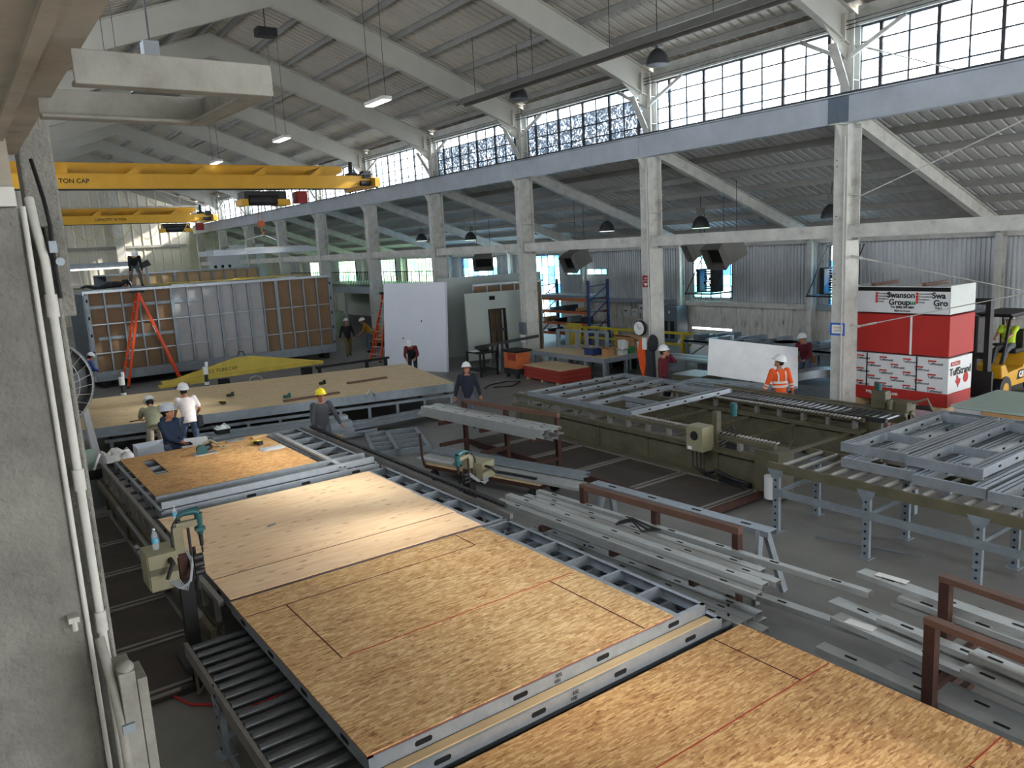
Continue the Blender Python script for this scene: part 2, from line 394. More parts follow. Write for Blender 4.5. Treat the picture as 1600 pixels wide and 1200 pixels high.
# roof decks with real ribs running down the slope
def deck(name, pa, pb, mat, y0, y1, pitch=.305, rib=.055, thick=.02):
    (xa, z_a), (xb, z_b) = pa, pb
    prof = []
    y = y0
    while y < y1:
        prof += [(y, 0), (y+pitch-.1, 0), (y+pitch-.08, rib), (y+pitch-.02, rib)]; y += pitch
    prof.append((y1, 0))
    n = len(prof); vs = []
    for h in (0, .03):
        for x, z in ((xa, z_a), (xb, z_b)):
            vs += [(x, p, z - r*0 + h + (rib-r)*0 - 0 + r) for p, r in prof]
    fs = [(i, i+1, n+i+1, n+i) for i in range(n-1)] + [(2*n+i, 3*n+i, 3*n+i+1, 2*n+i+1) for i in range(n-1)]
    mb = MB(); mb.add(vs, fs); mb.add([(xa, y0, z_a-.002+.03), (xb, y0, z_b+.03), (xb, y1, z_b+.03), (xa, y1, z_a+.03)], [])
    o = mb.build(name, mat, **ST)
    return o
PD = .2
deck('ceiling', (RX, RZ+PD), (XR+.3, zr(XR+.3)+PD), 'roof_deck', Y0, Y1)
deck('ceiling', (XL-.3, zr(XL-.3)+PD), (RX, RZ+PD), 'roof_deck', Y0, Y1)
deck('ceiling', (XR+.05, za(XR)+PD), (XW+.5, za(XW+.5)+PD), 'aisle_deck', Y0, Y1)
# purlins: C sections carried on the rafters
for k in range(8):
    for sgn in (1, -1):
        x = RX + sgn*(.35+1.215*k)
        if k == 7 and x*sgn > XR: continue
        mb = MB(); z = zr(x)
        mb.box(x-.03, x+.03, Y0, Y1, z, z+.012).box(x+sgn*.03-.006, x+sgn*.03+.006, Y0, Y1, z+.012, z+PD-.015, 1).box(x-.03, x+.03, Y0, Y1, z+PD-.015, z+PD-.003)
        mb.build('purlin', ['purlin_paint', 'purlin_web_shade'], **ST)
for k in range(7):
    x = 19.25 + 1.27*k; z = za(x)
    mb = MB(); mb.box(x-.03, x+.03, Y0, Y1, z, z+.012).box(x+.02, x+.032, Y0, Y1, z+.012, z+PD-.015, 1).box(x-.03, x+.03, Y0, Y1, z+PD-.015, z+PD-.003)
    mb.build('purlin', ['purlin_paint', 'purlin_web_shade'], **ST)
# rafters
for y in YC:
    d = .8
    for sgn, xe in ((1, 18.62), (-1, -.02)):
        mb = MB()
        for (t0, t1, w) in ((0, .03, .2), (.03, d-.03, .03), (d-.03, d, .18)):
            mb.prism([(RX, y-w/2, RZ-t0-.004), (xe, y-w/2, zr(xe)-t0-.004), (xe, y-w/2, zr(xe)-t1-.004), (RX, y-w/2, RZ-t1-.004)], (0, w, 0))
        mb.prism([(xe-sgn*1.3, y-.015, zr(xe-sgn*1.3)-d), (xe, y-.015, zr(xe)-d), (xe, y-.015, zr(xe)-d-.45)], (0, .03, 0))   # haunch
        mb.prism([(xe-sgn*.55, y-.13, zr(xe-.0)-d+.12), (xe-sgn*.52, y-.13, zr(xe)-d+.14), (xe-sgn*.52, y-.13, zr(xe)-.05), (xe-sgn*.55, y-.13, zr(xe)-.05)], (0, .26, 0))
        mb.build('rafter', 'rafter_paint', **ST)
    MB().prism([(RX-.5, y-.02, zr(RX+.5)-d-.01), (RX+.5, y-.02, zr(RX+.5)-d-.01), (RX, y-.02, RZ-d-.2)], (0, .04, 0)).build('ridge_gusset', 'rafter_paint', **ST)
    mb = MB(); xa, xb = 18.82, XW-.2
    for (t0, t1, w) in ((0, .02, .2), (.02, .4, .02), (.4, .42, .2)):
        mb.prism([(xa, y-w/2, za(xa)-t0-.004), (xb, y-w/2, za(xb)-t0-.004), (xb, y-w/2, za(xb)-t1-.004), (xa, y-w/2, za(xa)-t1-.004)], (0, w, 0))
    mb.build('aisle_rafter', 'white_paint', **ST)
# nave columns: I sections, flange towards the nave, web plates between
def column(x0, y, z0, z1, fw, dp, mat, nm='column', lip=True):
    mb = MB()
    mb.box(x0, x0+.03, y-fw/2, y+fw/2, z0, z1).box(x0+dp-.03, x0+dp, y-fw/2, y+fw/2, z0, z1).box(x0+.03, x0+dp-.03, y-.02, y+.02, z0, z1)
    return mb
for i, y in enumerate(YC):
    mb = column(18.2, y, 0, 7.22, .36, .6, None)
    mb.prism([(17.92, y-.02, 7.2), (18.2, y-.02, 7.2), (18.2, y-.02, 6.75)], (0, .04, 0)).box(17.92, 18.2, y-.16, y+.16, 7.17, 7.2)   # corbel under the runway beam
    mb.box(18.23, 18.77, y-.17, y-.155, .02, 4.4)                 # stiffened lower web plate
    mb.box(18.05, 18.95, y-.3, y+.3, 0, .02)
    for zz in (1.2, 2.6, 4.0, 5.5): mb.box(18.2, 18.77, y-.178, y-.02, zz, zz+.015)
    for zz in (6.2, 6.35, 3.3, 3.45, 5.0):
        for yy in (-.1, .1): mb.cyl((18.2, y+yy, zz), (18.19, y+yy, zz), .015, n=6, m=1)
    mb.build('column', ['white_paint', 'dark_steel'], **ST)
    mb = column(18.38, y, 7.22, zr(18.5)-.05, .34, .3, None)
    for zz in (8.2, 9.0): mb.box(18.4, 18.66, y-.17, y-.02, zz, zz+.02)
    mb.build('column', 'white_paint', **ST)
    # knee brace plate and window-wall braces
    mb = MB(); mb.ext((18.37, y, 8.0), (17.75, y, 9.0), [(-.11, -.02), (.11, -.02), (.11, .02), (-.11, .02)])
    mb.box(18.33, 18.38, y-.11, y+.11, 7.83, 8.05)
    mb.bar((18.36, y-.1, 8.75), (18.5, y-1.35, 9.4), .09, .09)
    mb.bar((18.36, y+.1, 8.75), (18.5, y+1.35, 9.4), .09, .09)
    mb.build('knee_brace', 'white_paint', **ST)
    column(27.05, y, 0, za(27.2)-.3, .2, .32, None).build('column', 'white_paint', **ST)
    # left side columns
    if y > 6: column(-.5, y, 0, zr(0)-.3, .4, .5, None).build('column', 'white_paint', **ST)
# runway beams, rails and struts bay by bay
for i in range(len(YC)-1):
    ya, yb = YC[i], YC[i+1]
    mb = MB(); mb.box(18.0, 18.2, ya+.004, yb-.004, 7.2, 7.83).box(17.96, 18.24, ya+.004, yb-.004, 7.185, 7.2).box(17.9, 18.28, ya+.004, yb-.004, 7.8, 7.83)
    mb.box(18.03, 18.09, ya, yb, 7.83, 7.9, 1)
    if abs(ya-11.17) < .1: mb.box(17.994, 18.0, ya+.004, ya+.24, 7.2, 7.8, 2)
    if abs(yb-11.17) < .1: mb.box(17.994, 18.0, yb-.3, yb-.004, 7.2, 7.8, 2)
    mb.build('runway_beam', ['beam_paint', 'dark_steel', 'beam_patch'], **ST)
    MB().ext((18.32, ya+.2, 4.63), (18.32, yb-.2, 4.63), [(-.07, -.16), (.07, -.16), (.07, -.145), (-.055, -.145), (-.055, .145), (.07, .145), (.07, .16), (-.07, .16)]).build('strut', 'white_paint', **ST)
    mb = MB(); mb.box(18.55, 18.8, ya+.16, yb-.16, 9.46, zr(18.7)+PD-.02).box(18.45, 18.55, ya+.16, yb-.16, 9.5, 9.62)
    mb.build('trim_eave', 'white_paint', **ST)
    # clerestory window
    def clerestory(x, nm):
        mb = MB(); a, b = ya+.18, yb-.18
        mb.box(x-.04, x+.04, a, b, 9.42, 9.48).box(x-.05, x+.06, a, b, 7.55, 7.66)
        k0 = math.ceil((a-7.84)/.667); y = 7.84+k0*.667; k = k0
        while y < b:
            w = .04 if k % 2 == 0 else .019
            mb.box(x-w*.9, x+w*.9, y-w, y+w, 7.6, 9.44, 0); y += .667; k += 1
        for z in (8.22, 8.65, 9.08, 7.9): mb.box(x-.012, x+.012, a, b, z-.018, z+.018)
        mb.box(x-.03, x+.03, a-.03, a, 7.6, 9.45).box(x-.03, x+.03, b, b+.03, 7.6, 9.45)
        w = mb.build('window_1', 'dark_steel', **ST)
        if nm == 'window' and x > 0 and abs(ya-21.2) < 4: MB().box(x+.013, x+.018, a, b, 9.08, 9.44).build('pane', 'glass_clear', w); MB().box(x+.013, x+.018, a, b, 7.62, 9.08).build('pane', 'glass_dirty', w)
        else: MB().box(x+.013, x+.018, a, b, 7.62, 9.44).build('pane', 'glass_clear', w)  # daylight through the added, unseen wall opening
    clerestory(18.72, 'window'); clerestory(-.12, 'window')
# gable end wall with ribs, girts and a pilaster
mb = MB(); x = -1.0; vs = []
prof = []
while x < XW+.5:
    prof += [(x, Y1), (x+.62, Y1), (x+.65, Y1-.06), (x+.72, Y1-.06), (x+.75, Y1)]; x += .75
n = len(prof)
mb.add([(a, b, 0) for a, b in prof] + [(a, b, 13.3) for a, b in prof], [(i, i+1, n+i+1, n+i) for i in range(n-1)])
mb.box(-1, XW+.5, Y1+.05, Y1+.2, 0, 13.3)
mb.build('wall_end', 'wall_white', **ST)
for z in (6.3, 3.2, 9.3): MB().box(-.6, 18.2, Y1-.22, Y1-.07, z, z+.2).build('girt', 'purlin_paint', **ST)
MB().box(12.4, 13.0, Y1-.5, Y1-.05, 0, 11.2).build('column', 'white_paint', **ST)
# open web truss before the gable
mb = MB(); yt = 69.0
for yt in (69.0,):
    pts_t = [(0.2+1.83*i, zr(0.2+1.83*i)-.3) for i in range(11)]
    for a, b in zip(pts_t, pts_t[1:]): mb.bar((a[0], yt, a[1]), (b[0], yt, b[1]), .1, .1)
    mb.bar((.2, yt, 9.4), (18.5, yt, 9.4), .1, .12); mb.bar((.2, yt+1.2, 9.0), (18.5, yt+1.2, 9.0), .1, .12)
    for i in range(10):
        p, q = pts_t[i], pts_t[i+1]
        mb.bar((p[0], yt, p[1]), (q[0], yt, 9.4), .06, .06); mb.bar((p[0], yt, 9.4), (p[0], yt, p[1]), .06, .06)
        mb.bar((p[0], yt, 9.4), (q[0], yt+1.2, 9.0), .05, .05); mb.bar((q[0], yt+1.2, 9.0), (q[0], yt, 9.4), .05, .05)
mb.build('roof_truss', 'white_paint', **ST)
# left wall under and over its clerestory, back wall with a wide open bay door
MB().box(-1.0, -.8, Y0, Y1, 0, 7.55).build('wall_left', 'wall_dirty', **ST)
MB().box(-.8, -.05, Y0, Y1, 7.45, 7.55).build('trim_1', 'white_paint', **ST)
mb = MB(); mb.box(-1, 3, Y0-.2, Y0, 0, 13.3).box(15, XW+.5, Y0-.2, Y0, 0, 13.3).box(3, 15, Y0-.2, Y0, 7.0, 13.3)
mb.build('wall_back', 'wall_white', **ST)
# aisle wall: dirty lower sheets, ledge beam, corrugated upper sheets, window openings
HOLES = [(21.9, 24.1, 1.95, 4.15), (16.1, 17.3, 1.8, 4.1), (29.8, 33.1, 3.0, 3.32), (33.6, 37.4, .6, 4.1), (39.6, 43.6, 2.0, 4.1), (46.0, 51.2, 2.2, 4.25),
         (53.0, 57.0, 2.2, 4.25), (60.0, 63.5, 2.3, 4.25), (66, 70, 2.3, 4.25), (21.95, 24.2, .53, .62), (-9, 5.5, .0, 4.1)]  # last opening: unseen, added to bring more daylight into the aisle
def cells(y0, y1, z0, z1):
    ys = sorted({y0, y1} | {v for h in HOLES for v in h[:2] if y0 < v < y1})
    zs = sorted({z0, z1} | {v for h in HOLES for v in h[2:] if z0 < v < z1})
    for a, b in zip(ys, ys[1:]):
        for c, d in zip(zs, zs[1:]):
            ym, zm = (a+b)/2, (c+d)/2
            if not any(h[0] < ym < h[1] and h[2] < zm < h[3] for h in HOLES): yield a, b, c, d
lo, up = MB(), MB()
for a, b, c, d in cells(Y0, Y1, 0, 1.62): lo.box(XW, XW+.06, a, b, c, d)
for a, b, c, d in cells(Y0, Y1, 1.62, 4.62):
    k = max(1, int((b-a)/.15)) if -1 < b and a < 46 else 1; st = (b-a)/k
    pr = [(XW+dx_, a+st*(j+f_)) for j in range(k) for dx_, f_ in ((.05, 0), (.05, .42), (0, .5), (0, .92))] + [(XW+.05, b)]; n = len(pr)
    up.add([(p, q, c) for p, q in pr] + [(p, q, d) for p, q in pr], [(j, j+1, n+j+1, n+j) for j in range(n-1)])
    up.box(XW+.055, XW+.07, a, b, c, d)
for k in range(60):
    y = 8+k*.78
    lo.box(XW-.012, XW, y, y+.03, 0, 1.6)
lo.build('wall_right', 'wall_dirty', **ST); up.build('wall_right', 'wall_corr', **ST)
for i in range(len(YC)-1):
    MB().box(27.36, XW-.015, YC[i]+.15, YC[i+1]-.15, 1.62, 1.84).build('ledge_beam', 'galv_dull' if i % 2 else 'white_paint', **ST)
    MB().box(27.3, XW-.01, YC[i]+.12, YC[i+1]-.12, 4.2, 4.45).build('trim_2', 'white_paint', **ST)
for i, (a, b, c, d) in enumerate(HOLES):
    if d-c < .2 or c == 0: continue
    mb = MB(); t = .03
    mb.box(XW-.02, XW+.06, a, b, c, c+t).box(XW-.02, XW+.06, a, b, d-t, d).box(XW-.02, XW+.06, a, a+t, c, d).box(XW-.02, XW+.06, b-t, b, c, d)
    y = math.ceil(a/.55)*.55; k = 0
    while y < b: mb.box(XW, XW+.03, y-.018, y+.018, c, d); y += .55; k += 1
    z = math.ceil(c/.5)*.5
    while z < d: mb.box(XW, XW+.03, a, b, z-.012, z+.012); z += .5
    w = mb.build('window_2', 'dark_steel', **ST)
    MB().box(XW+.031, XW+.035, a, b, c, d).build('pane', 'glass_green' if a > 45 else 'glass_teal', w)
# brace rods in the bay right of the fourth column
for p, q, r in (((18.5, 11.0, 2.2), (18.5, 4.7, 3.7), .012), ((18.5, 11.0, 4.0), (18.5, 4.7, 2.7), .012), ((18.5, 11.0, 9.0), (18.5, 4.7, 6.2), .014), ((18.5, 4.7, 7.6), (18.5, 11.0, 5.4), .014)):
    d = (V(q)-V(p)).normalized()
    MB().cyl(p, q, r, n=8).cyl(V(p)+d*.3, V(p)+d*.7, r*2, n=8).bar(V(p)-d*.05, V(p)+d*.25, .09, .06).build('brace_rod', 'white_paint', **ST)
# foreground: concrete pier, ledge, beam over it and its conduits
PY = 4.0
mb = MB(); mb.box(-.8, .305, PY, PY+.9, 0, 4.98).box(.305, .395, PY+.09, PY+.8, 0, 4.98).box(.395, .42, PY+.02, PY+.75, 0, 4.9)
mb.build('column', 'concrete_pier', **ST, bevel=.012)
MB().box(-.8, .30, PY-.04, PY+.85, 4.98, 5.06).cyl((.1, PY-.04, 5.02), (.1, PY-.06, 5.02), .02, n=6).build('bearing_plate', 'white_paint', **ST)
MB().box(-.35, .38, -1.2, PY+.6, 5.27, 5.3).box(-.1, .28, -1.2, PY+.6, 5.3, 5.85).box(-.35, .38, -1.2, PY+.6, 5.85, 5.88).box(.25, .29, -1.2, PY+.6, 5.25, 5.27).box(-.3, .3, PY-.0, PY+.5, 5.06, 5.27).build('beam', 'beige_paint', **ST)
mb = MB(); mb.box(.40, .555, 4.75, 4.95, 4.46, 5.9)
mb.build('beam', 'concrete_pier', **ST, bevel=.01)
# ------------------------------------------------------------------ things on the pier
def pipe(pts, r, label, fit=()):
    mb = MB(); mb.tube(pts, r, 12)
    o = mb.build('conduit_pipe', 'white_paint', smooth=True, label=label, cat='pipe')
    for z, (x, y) in fit: MB().cyl((x, y, z), (x, y, z+.1), r*1.35, n=14).build('coupling', 'white_paint', o, smooth=True)
    return o
pipe([(.318, 3.985, 0), (.316, 3.985, 2.4), (.318, 3.985, 3.45), (.322, 3.985, 4.98)], .011, 'thin white conduit running up the concrete pier, left of the thick one')
pipe([(.375, 4.0, 0), (.375, 4.0, 3.9), (.375, 4.0, 4.75), (.36, 4.02, 4.9), (.36, 4.1, 5.02)], .019, 'thick white conduit with couplings running up the edge of the concrete pier',
     [(3.0, (.375, 4.0)), (3.7, (.375, 4.0)), (4.5, (.375, 4.0))])
mb = MB(); mb.box(.24, .285, 3.94, 4.0, 3.10, 3.125).cyl((.262, 3.95, 3.06), (.262, 3.95, 3.12), .012, n=8)
mb.build('pipe_hanger', 'white_paint', label='small white clip bolted to the concrete pier face', cat='clip')
t = thing('electrical_cable', 'black cable bundle with clamp hanging beside the thick white conduit', 'cable', (.41, 4.05, 4.55))
MB().tube([(.40, 4.2, 5.2), (.41, 4.05, 5.02), (.415, 4.0, 4.9), (.41, 4.0, 4.75), (.414, 4.0, 4.58)], .009, 8).build('cable', 'black', t, smooth=True)
MB().box(.395, .425, 3.96, 4.0, 4.78, 4.83).cyl((.43, 3.97, 4.74), (.43, 3.985, 4.74), .018, n=14).build('clamp', 'galv_dull', t)
# white box guard below the pier
t = thing('column_guard', 'white boxed steel guard post with rounded cap at lower left', 'guard post', (.42, 3.6, 0))
MB().box(.365, .43, 3.55, 3.75, 0, 2.97).build('guard_face', 'weathered_paint', t, bevel=.004)
MB().box(.434, .475, 3.56, 3.74, 0, 2.92).build('guard_flange', 'weathered_paint', t, bevel=.003)
MB().ell((.40, 3.6, 2.975), .035, .05, .03, 14, 8).build('cap', 'weathered_paint', t, smooth=True)
MB().tube([(.352, 3.56, 0), (.352, 3.56, 2.7), (.345, 3.6, 2.9), (.33, 3.7, 3.1)], .02, 10).build('side_pipe', 'weathered_paint', t, smooth=True)
MB().box(.35, .40, 3.535, 3.55, 2.70, 2.74).build('pipe_strap', 'galv_dull', t)
# channel-iron bracket cantilevered off the beam
t = thing('beam_bracket', 'white U-shaped steel channel bracket cantilevered off the beam overhead', 'bracket', (.6, 2.7, 5.2))
def arm(x0, x1, y, h, nm, off, zb):
    MB().box(x0, x1, y-.006, y+.006, zb, zb+h).box(x0, x1, min(y, y+off), max(y, y+off), zb, zb+.012).build(nm, 'weathered_paint', t, bevel=.003)
arm(.34, .848, 2.30, .085, 'near_arm', .05, 5.162); arm(.34, .875, 3.1, .10, 'far_arm', -.06, 5.20)
MB().prism([(.838, 2.3, 5.162), (.838, 2.3, 5.247), (.868, 3.1, 5.30), (.868, 3.1, 5.20)], (.012, 0, 0)).prism([(.838, 2.3, 5.162), (.78, 2.3, 5.162), (.81, 3.1, 5.20), (.868, 3.1, 5.20)], (0, 0, .012)).build('end_plate', 'weathered_paint', t, bevel=.003)
# wire-guard drum fan behind the pier
t = thing('drum_fan', 'round wire-guarded shop fan peeking out behind the concrete pier', 'fan', (.62, 8.0, 0))
mb = MB(); mb.lathe([(.40, -.12), (.42, -.1), (.42, .1), (.40, .12)], (.56, 8.0, 3.72), 40, axis='Y', cap=False); mb.build('housing', 'plastic_grey', t, smooth=True)
MB().cyl((.56, 8.1, 3.72), (.56, 8.115, 3.72), .4, n=36).build('back_plate', 'plastic_grey', t)
mb = MB()
for k in range(44):
    a = 2*math.pi*k/28; mb.tube([(.56+.06*math.cos(a), 7.86, 3.72+.06*math.sin(a)), (.56+.25*math.cos(a+.2), 7.85, 3.72+.25*math.sin(a+.2)), (.56+.41*math.cos(a+.35), 7.88, 3.72+.41*math.sin(a+.35))], .003, 4)
for r in (.1, .2, .3, .4): mb.tube([(.56+r*math.cos(i*math.pi/16), 7.86, 3.72+r*math.sin(i*math.pi/16)) for i in range(33)], .003, 4)
mb.build('wire_guard', 'alu', t)
mb = MB()
for k in range(5):
    a = 2*math.pi*k/5; c, s_ = math.cos(a), math.sin(a)
    mb.prism([(.56+.05*c, 7.98, 3.72+.05*s_), (.56+.37*c-.1*s_, 7.95, 3.72+.37*s_+.1*c), (.56+.37*c+.1*s_, 8.03, 3.72+.37*s_-.1*c)], (0, .008, 0))
mb.cyl((.56, 7.94, 3.72), (.56, 8.06, 3.72), .07, n=14); mb.build('blades', 'plastic_grey', t)
MB().cyl((.56, 8.05, .03), (.56, 8.05, 3.3), .03, n=10).box(.3, .82, 7.8, 8.3, 0, .03).build('stand', 'dark_steel', t)
# ------------------------------------------------------------------ overhead cranes
def crane(y, x0, label, word, wx, hoist_x, gap=2.2):
    t = thing('overhead_crane', label, 'crane', (9.3, y, 7.9))
    for j, yy in enumerate((y, y+gap)):
        mb = MB(); x1 = 18.05; q = .68*j
        mb.box(x0, x1-1.3, yy-.16, yy+.16, 7.92+q, 8.5+q).box(x0, x1-1.2, yy-.2, yy+.2, 7.88+q, 7.92+q, 1).box(x0, x1-.8*j, yy-.2, yy+.2, 8.5+q, 8.53+q)
        mb.prism([(x1-1.3, yy-.16, 7.92+q), (x1-.6*j, yy-.16, 8.25+q), (x1-.6*j, yy-.16, 8.5+q), (x1-1.3, yy-.16, 8.5+q)], (0, .32, 0))
        mb.build('girder', ['crane_yellow', 'dark_steel'], t)
    for k in range(6): MB().prism([(x0+1+k*2.7, y+.2, 8.53), (x0+1.6+k*2.7, y+.2, 8.53), (x0+1.6+k*2.7, y+.2, 8.95)], (0, gap-.4, 0)).build('cross_tie', 'crane_yellow', t)
    for xx, nm in ((18.05, 'end_truck'), (.45, 'end_truck')):
        e = MB().box(xx-.14, xx+.14, y-.7, y+gap+.7, 7.96, 8.4).build(nm, 'crane_yellow', t)
        for yy in (y-.45, y+gap+.45): MB().cyl((xx-.05, yy, 8.0), (xx+.05, yy, 8.0), .09, n=18).build('wheel', 'dark_steel', e, smooth=True)
    mb = MB(); mb.box(17.3, 17.9, y-.4, y+1.2, 8.54, 8.62).box(17.5, 17.9, y-.3, y+.1, 8.4, 8.75).cyl((17.3, y-.3, 8.15), (17.8, y-.3, 8.15), .13, n=14).cyl((17.4, y+.9, 8.7), (17.4, y+.9, 9.3), .1, n=10).box(17.2, 17.6, y+.6, y+1.2, 8.55, 8.75)
    mb.build('drive_motor', 'black', t)
    h = MB().box(hoist_x-1.1, hoist_x+.9, y+.5, y+1.5, 7.3, 7.86).cyl((hoist_x-.9, y+.6, 7.45), (hoist_x+.5, y+.6, 7.45), .25, n=16).build('hoist', 'dark_steel', t)
    MB().box(hoist_x-1.3, hoist_x-1.0, y+.3, y+1.3, 7.2, 7.5).build('hoist_frame', 'crane_yellow', h); MB().box(hoist_x+.4, hoist_x+1.0, y+.3, y+1.2, 7.2, 7.48).build('hoist_frame', 'crane_yellow', h)
    MB().box(hoist_x+1.4, hoist_x+1.9, y+.4, y+1.0, 7.3, 7.85).build('control_box', 'sign_red', h)
    txt('lettering', word, .25, 'ink', (wx, y-.163, 8.22), (1, 0, 0), (0, 0, 1), t, .003, 'LEFT', .004)
    return t
c1 = crane(36.5, .4, 'near yellow twin-girder overhead crane with hoist and hanging hook', '10 TON CAP', 3.98, 12.9)
mb = MB(); mb.cyl((12.45, 37.3, 6.45), (12.45, 37.3, 7.3), .012, n=6).cyl((12.62, 37.3, 6.45), (12.62, 37.3, 7.3), .012, n=6)
mb.cyl((12.53, 37.2, 6.38), (12.53, 37.4, 6.38), .16, n=16).tube([(12.53, 37.3, 6.25), (12.53, 37.3, 6.05), (12.6, 37.3, 5.93), (12.68, 37.3, 6.0)], .03, 8)
mb.build('hook_block', 'rack_orange', c1)
c2 = crane(65.0, .4, 'far yellow twin-girder overhead crane near the gable wall', 'CAPACITY 10 TON', 9.6, 15.5, 2.6)
mb = MB()
for k in range(5): mb.tube([(8.0+2*k+2*i/8, 64.7, 7.8-1.1*math.sin(math.pi*i/8)) for i in range(9)], .02, 5)
mb.build('festoon_cable', 'pale_yellow', c2)
# steel panel hanging from the near crane's hook by chains
t = thing('lifted_steel_frame', 'galvanised steel frame hoisted on chains below the near yellow crane', 'steel frame', (12.3, 37.3, 5.0))
mb = MB()
for yy in (36.2, 37.0, 37.8, 38.6): mb.box(9.9, 14.7, yy-.03, yy+.03, 5.0, 5.22)
for xx in (9.9, 12.3, 14.7): mb.box(xx-.03, xx+.03, 36.2, 38.6, 5.0, 5.22)
mb.build('stud_frame', 'galv', t); MB().box(11.5, 14.6, 36.9, 38.5, 5.22, 5.3).build('loose_studs', 'galv_stud', t)
for x, y in ((10.4, 36.3), (14.2, 36.3), (10.4, 38.5), (14.2, 38.5)): MB().tube([(12.6, 37.3, 5.87), ((12.6+x)/2, (37.3+y)/2, 5.62), (x, y, 5.22)], .018, 6).build('chain', 'alu', t)
# ------------------------------------------------------------------ lamps
def highbay(x, y, z, label, lens, nave, group, ztop):
    t = thing('high_bay_lamp', label, 'lamp', (x, y, z), group)
    k = .9 if nave else 1.0
    MB().lathe([(.33*k, 0), (.325*k, .06), (.29*k, .2*k), (.2*k, .34*k), (.1*k, .42*k)], (x, y, z), 28).build('lamp_shade', 'lamp_shell', t, smooth=True)
    MB().box(x-.11*k, x+.11*k, y-.11*k, y+.11*k, z+.48*k, z+.72*k).cyl((x, y, z+.42*k), (x, y, z+.48*k), .05, n=10).build('ballast_box', 'plastic_grey' if nave else 'heater', t, bevel=.01)
    MB().lathe([(.31*k, -.012), (.31*k, -.002)], (x, y, z), 28).build('lens', lens, t)
    MB().cyl((x, y, z+.72*k), (x, y, ztop), .012, n=6).build('hanger_rod', 'dark_steel', t)
LP = thing
# three in the nave, five under the aisle roof
highbay(15.5, 14.62, 9.05, 'dark bell lamp hung high by the fourth clerestory bay, nearest in the nave', 'plastic_grey', True, 'nave bell lamps', zr(15.5))
highbay(15.5, 20.55, 9.25, 'dark bell lamp high in the nave beside the frosted clerestory panes', 'plastic_grey', True, 'nave bell lamps', zr(15.5))
highbay(2.6, 11.3, 6.9, 'small grey bell lamp above the white channel bracket', 'plastic_grey', True, 'nave bell lamps', zr(2.6))
for x, y, z, lab, ln in ((23, 19.69, 5.0, 'lit bell lamp with green-white lens, right of the column with the red sign', 'lamp_green'),
                         (23, 24.77, 5.12, 'lit bell lamp with white lens, left of the column with the red sign', 'lamp_white'),
                         (23, 35.35, 5.15, 'lit bell lamp over the pale green wall panels', 'lamp_green'),
                         (23, 40.6, 5.3, 'small lit bell lamp farthest away under the aisle roof', 'lamp_white'),
                         (23, 14.4, 5.05, 'unlit bell lamp half hidden behind the column with blue-taped notice', 'plastic_grey')):
    highbay(x, y, z, lab, ln, False, 'aisle bell lamps', za(x))
def strip_lamp(x, y, z, label):
    t = thing('hanging_strip_light', label, 'lamp', (x, y, z), 'hanging fluorescent strip lights')
    MB().box(x-.15, x+.15, y-.6, y+.6, z+.03, z+.12).build('housing', 'white_paint', t)
    MB().box(x-.13, x+.13, y-.58, y+.58, z, z+.03).build('tube_lens', 'lamp_white', t)
    for yy in (y-.5, y+.5): MB().cyl((x, yy, z+.12), (x, yy, zr(x)), .008, n=5).build('chain', 'dark_steel', t)
strip_lamp(11.0, 21.4, 9.0, 'hanging strip light largest in view, below the third rafter'); strip_lamp(11.0, 29.4, 9.05, 'hanging strip light between the third and fourth rafter')
strip_lamp(11.0, 38.0, 9.2, 'hanging strip light above the near yellow crane'); strip_lamp(3.0, 16.0, 8.2, 'strip light seen through the white bracket')
t = thing('ceiling_speaker', 'black box hanging from the ridge on a thin rod', 'speaker box', (9.0, 24.5, 11.35))
MB().box(8.7, 9.3, 24.3, 24.7, 11.35, 11.6).build('case', 'black', t, bevel=.02); MB().cyl((9.0, 24.5, 11.6), (9.0, 24.5, 12.2), .015, n=6).build('rod', 'dark_steel', t)
# long suspended reflector trough, wires and pipe under the roof
t = thing('suspended_trough', 'long dark suspended trough light running along the nave under the roof', 'trough light', (14.5, 8, 9.2))
mb = MB(); ya, yb = -6.0, 22.4
mb.prism([(14.3, ya, 9.28), (14.5, ya, 9.52), (14.7, ya, 9.28), (14.66, ya, 9.28), (14.5, ya, 9.47), (14.34, ya, 9.28)], (0, yb-ya, 0)); mb.build('reflector', 'heater', t)
MB().cyl((14.5, ya, 9.43), (14.5, yb-.3, 9.43), .035, n=10).build('radiant_tube', 'roller', t, smooth=True)
for y in (21.5, 18.5, 15.3, 12, 9): MB().cyl((14.5, y, 9.5), (14.5, y, zr(14.5)), .01, n=5).build('hanger', 'dark_steel', t)
for i, dz in enumerate((0, .09, .18)):
    MB().tube([(18.28-.0*i, y, 9.36+dz-.03*math.sin(k*math.pi)) for k, y in enumerate([YC[0]+j*6.67 for j in range(12)])], .013, 5).build('bus_wire', 'dark_steel', label='dark conductor wire along the eave, %s of three' % ('lowest', 'middle one', 'topmost')[i], cat='wire', group='conductor wires along the eave')
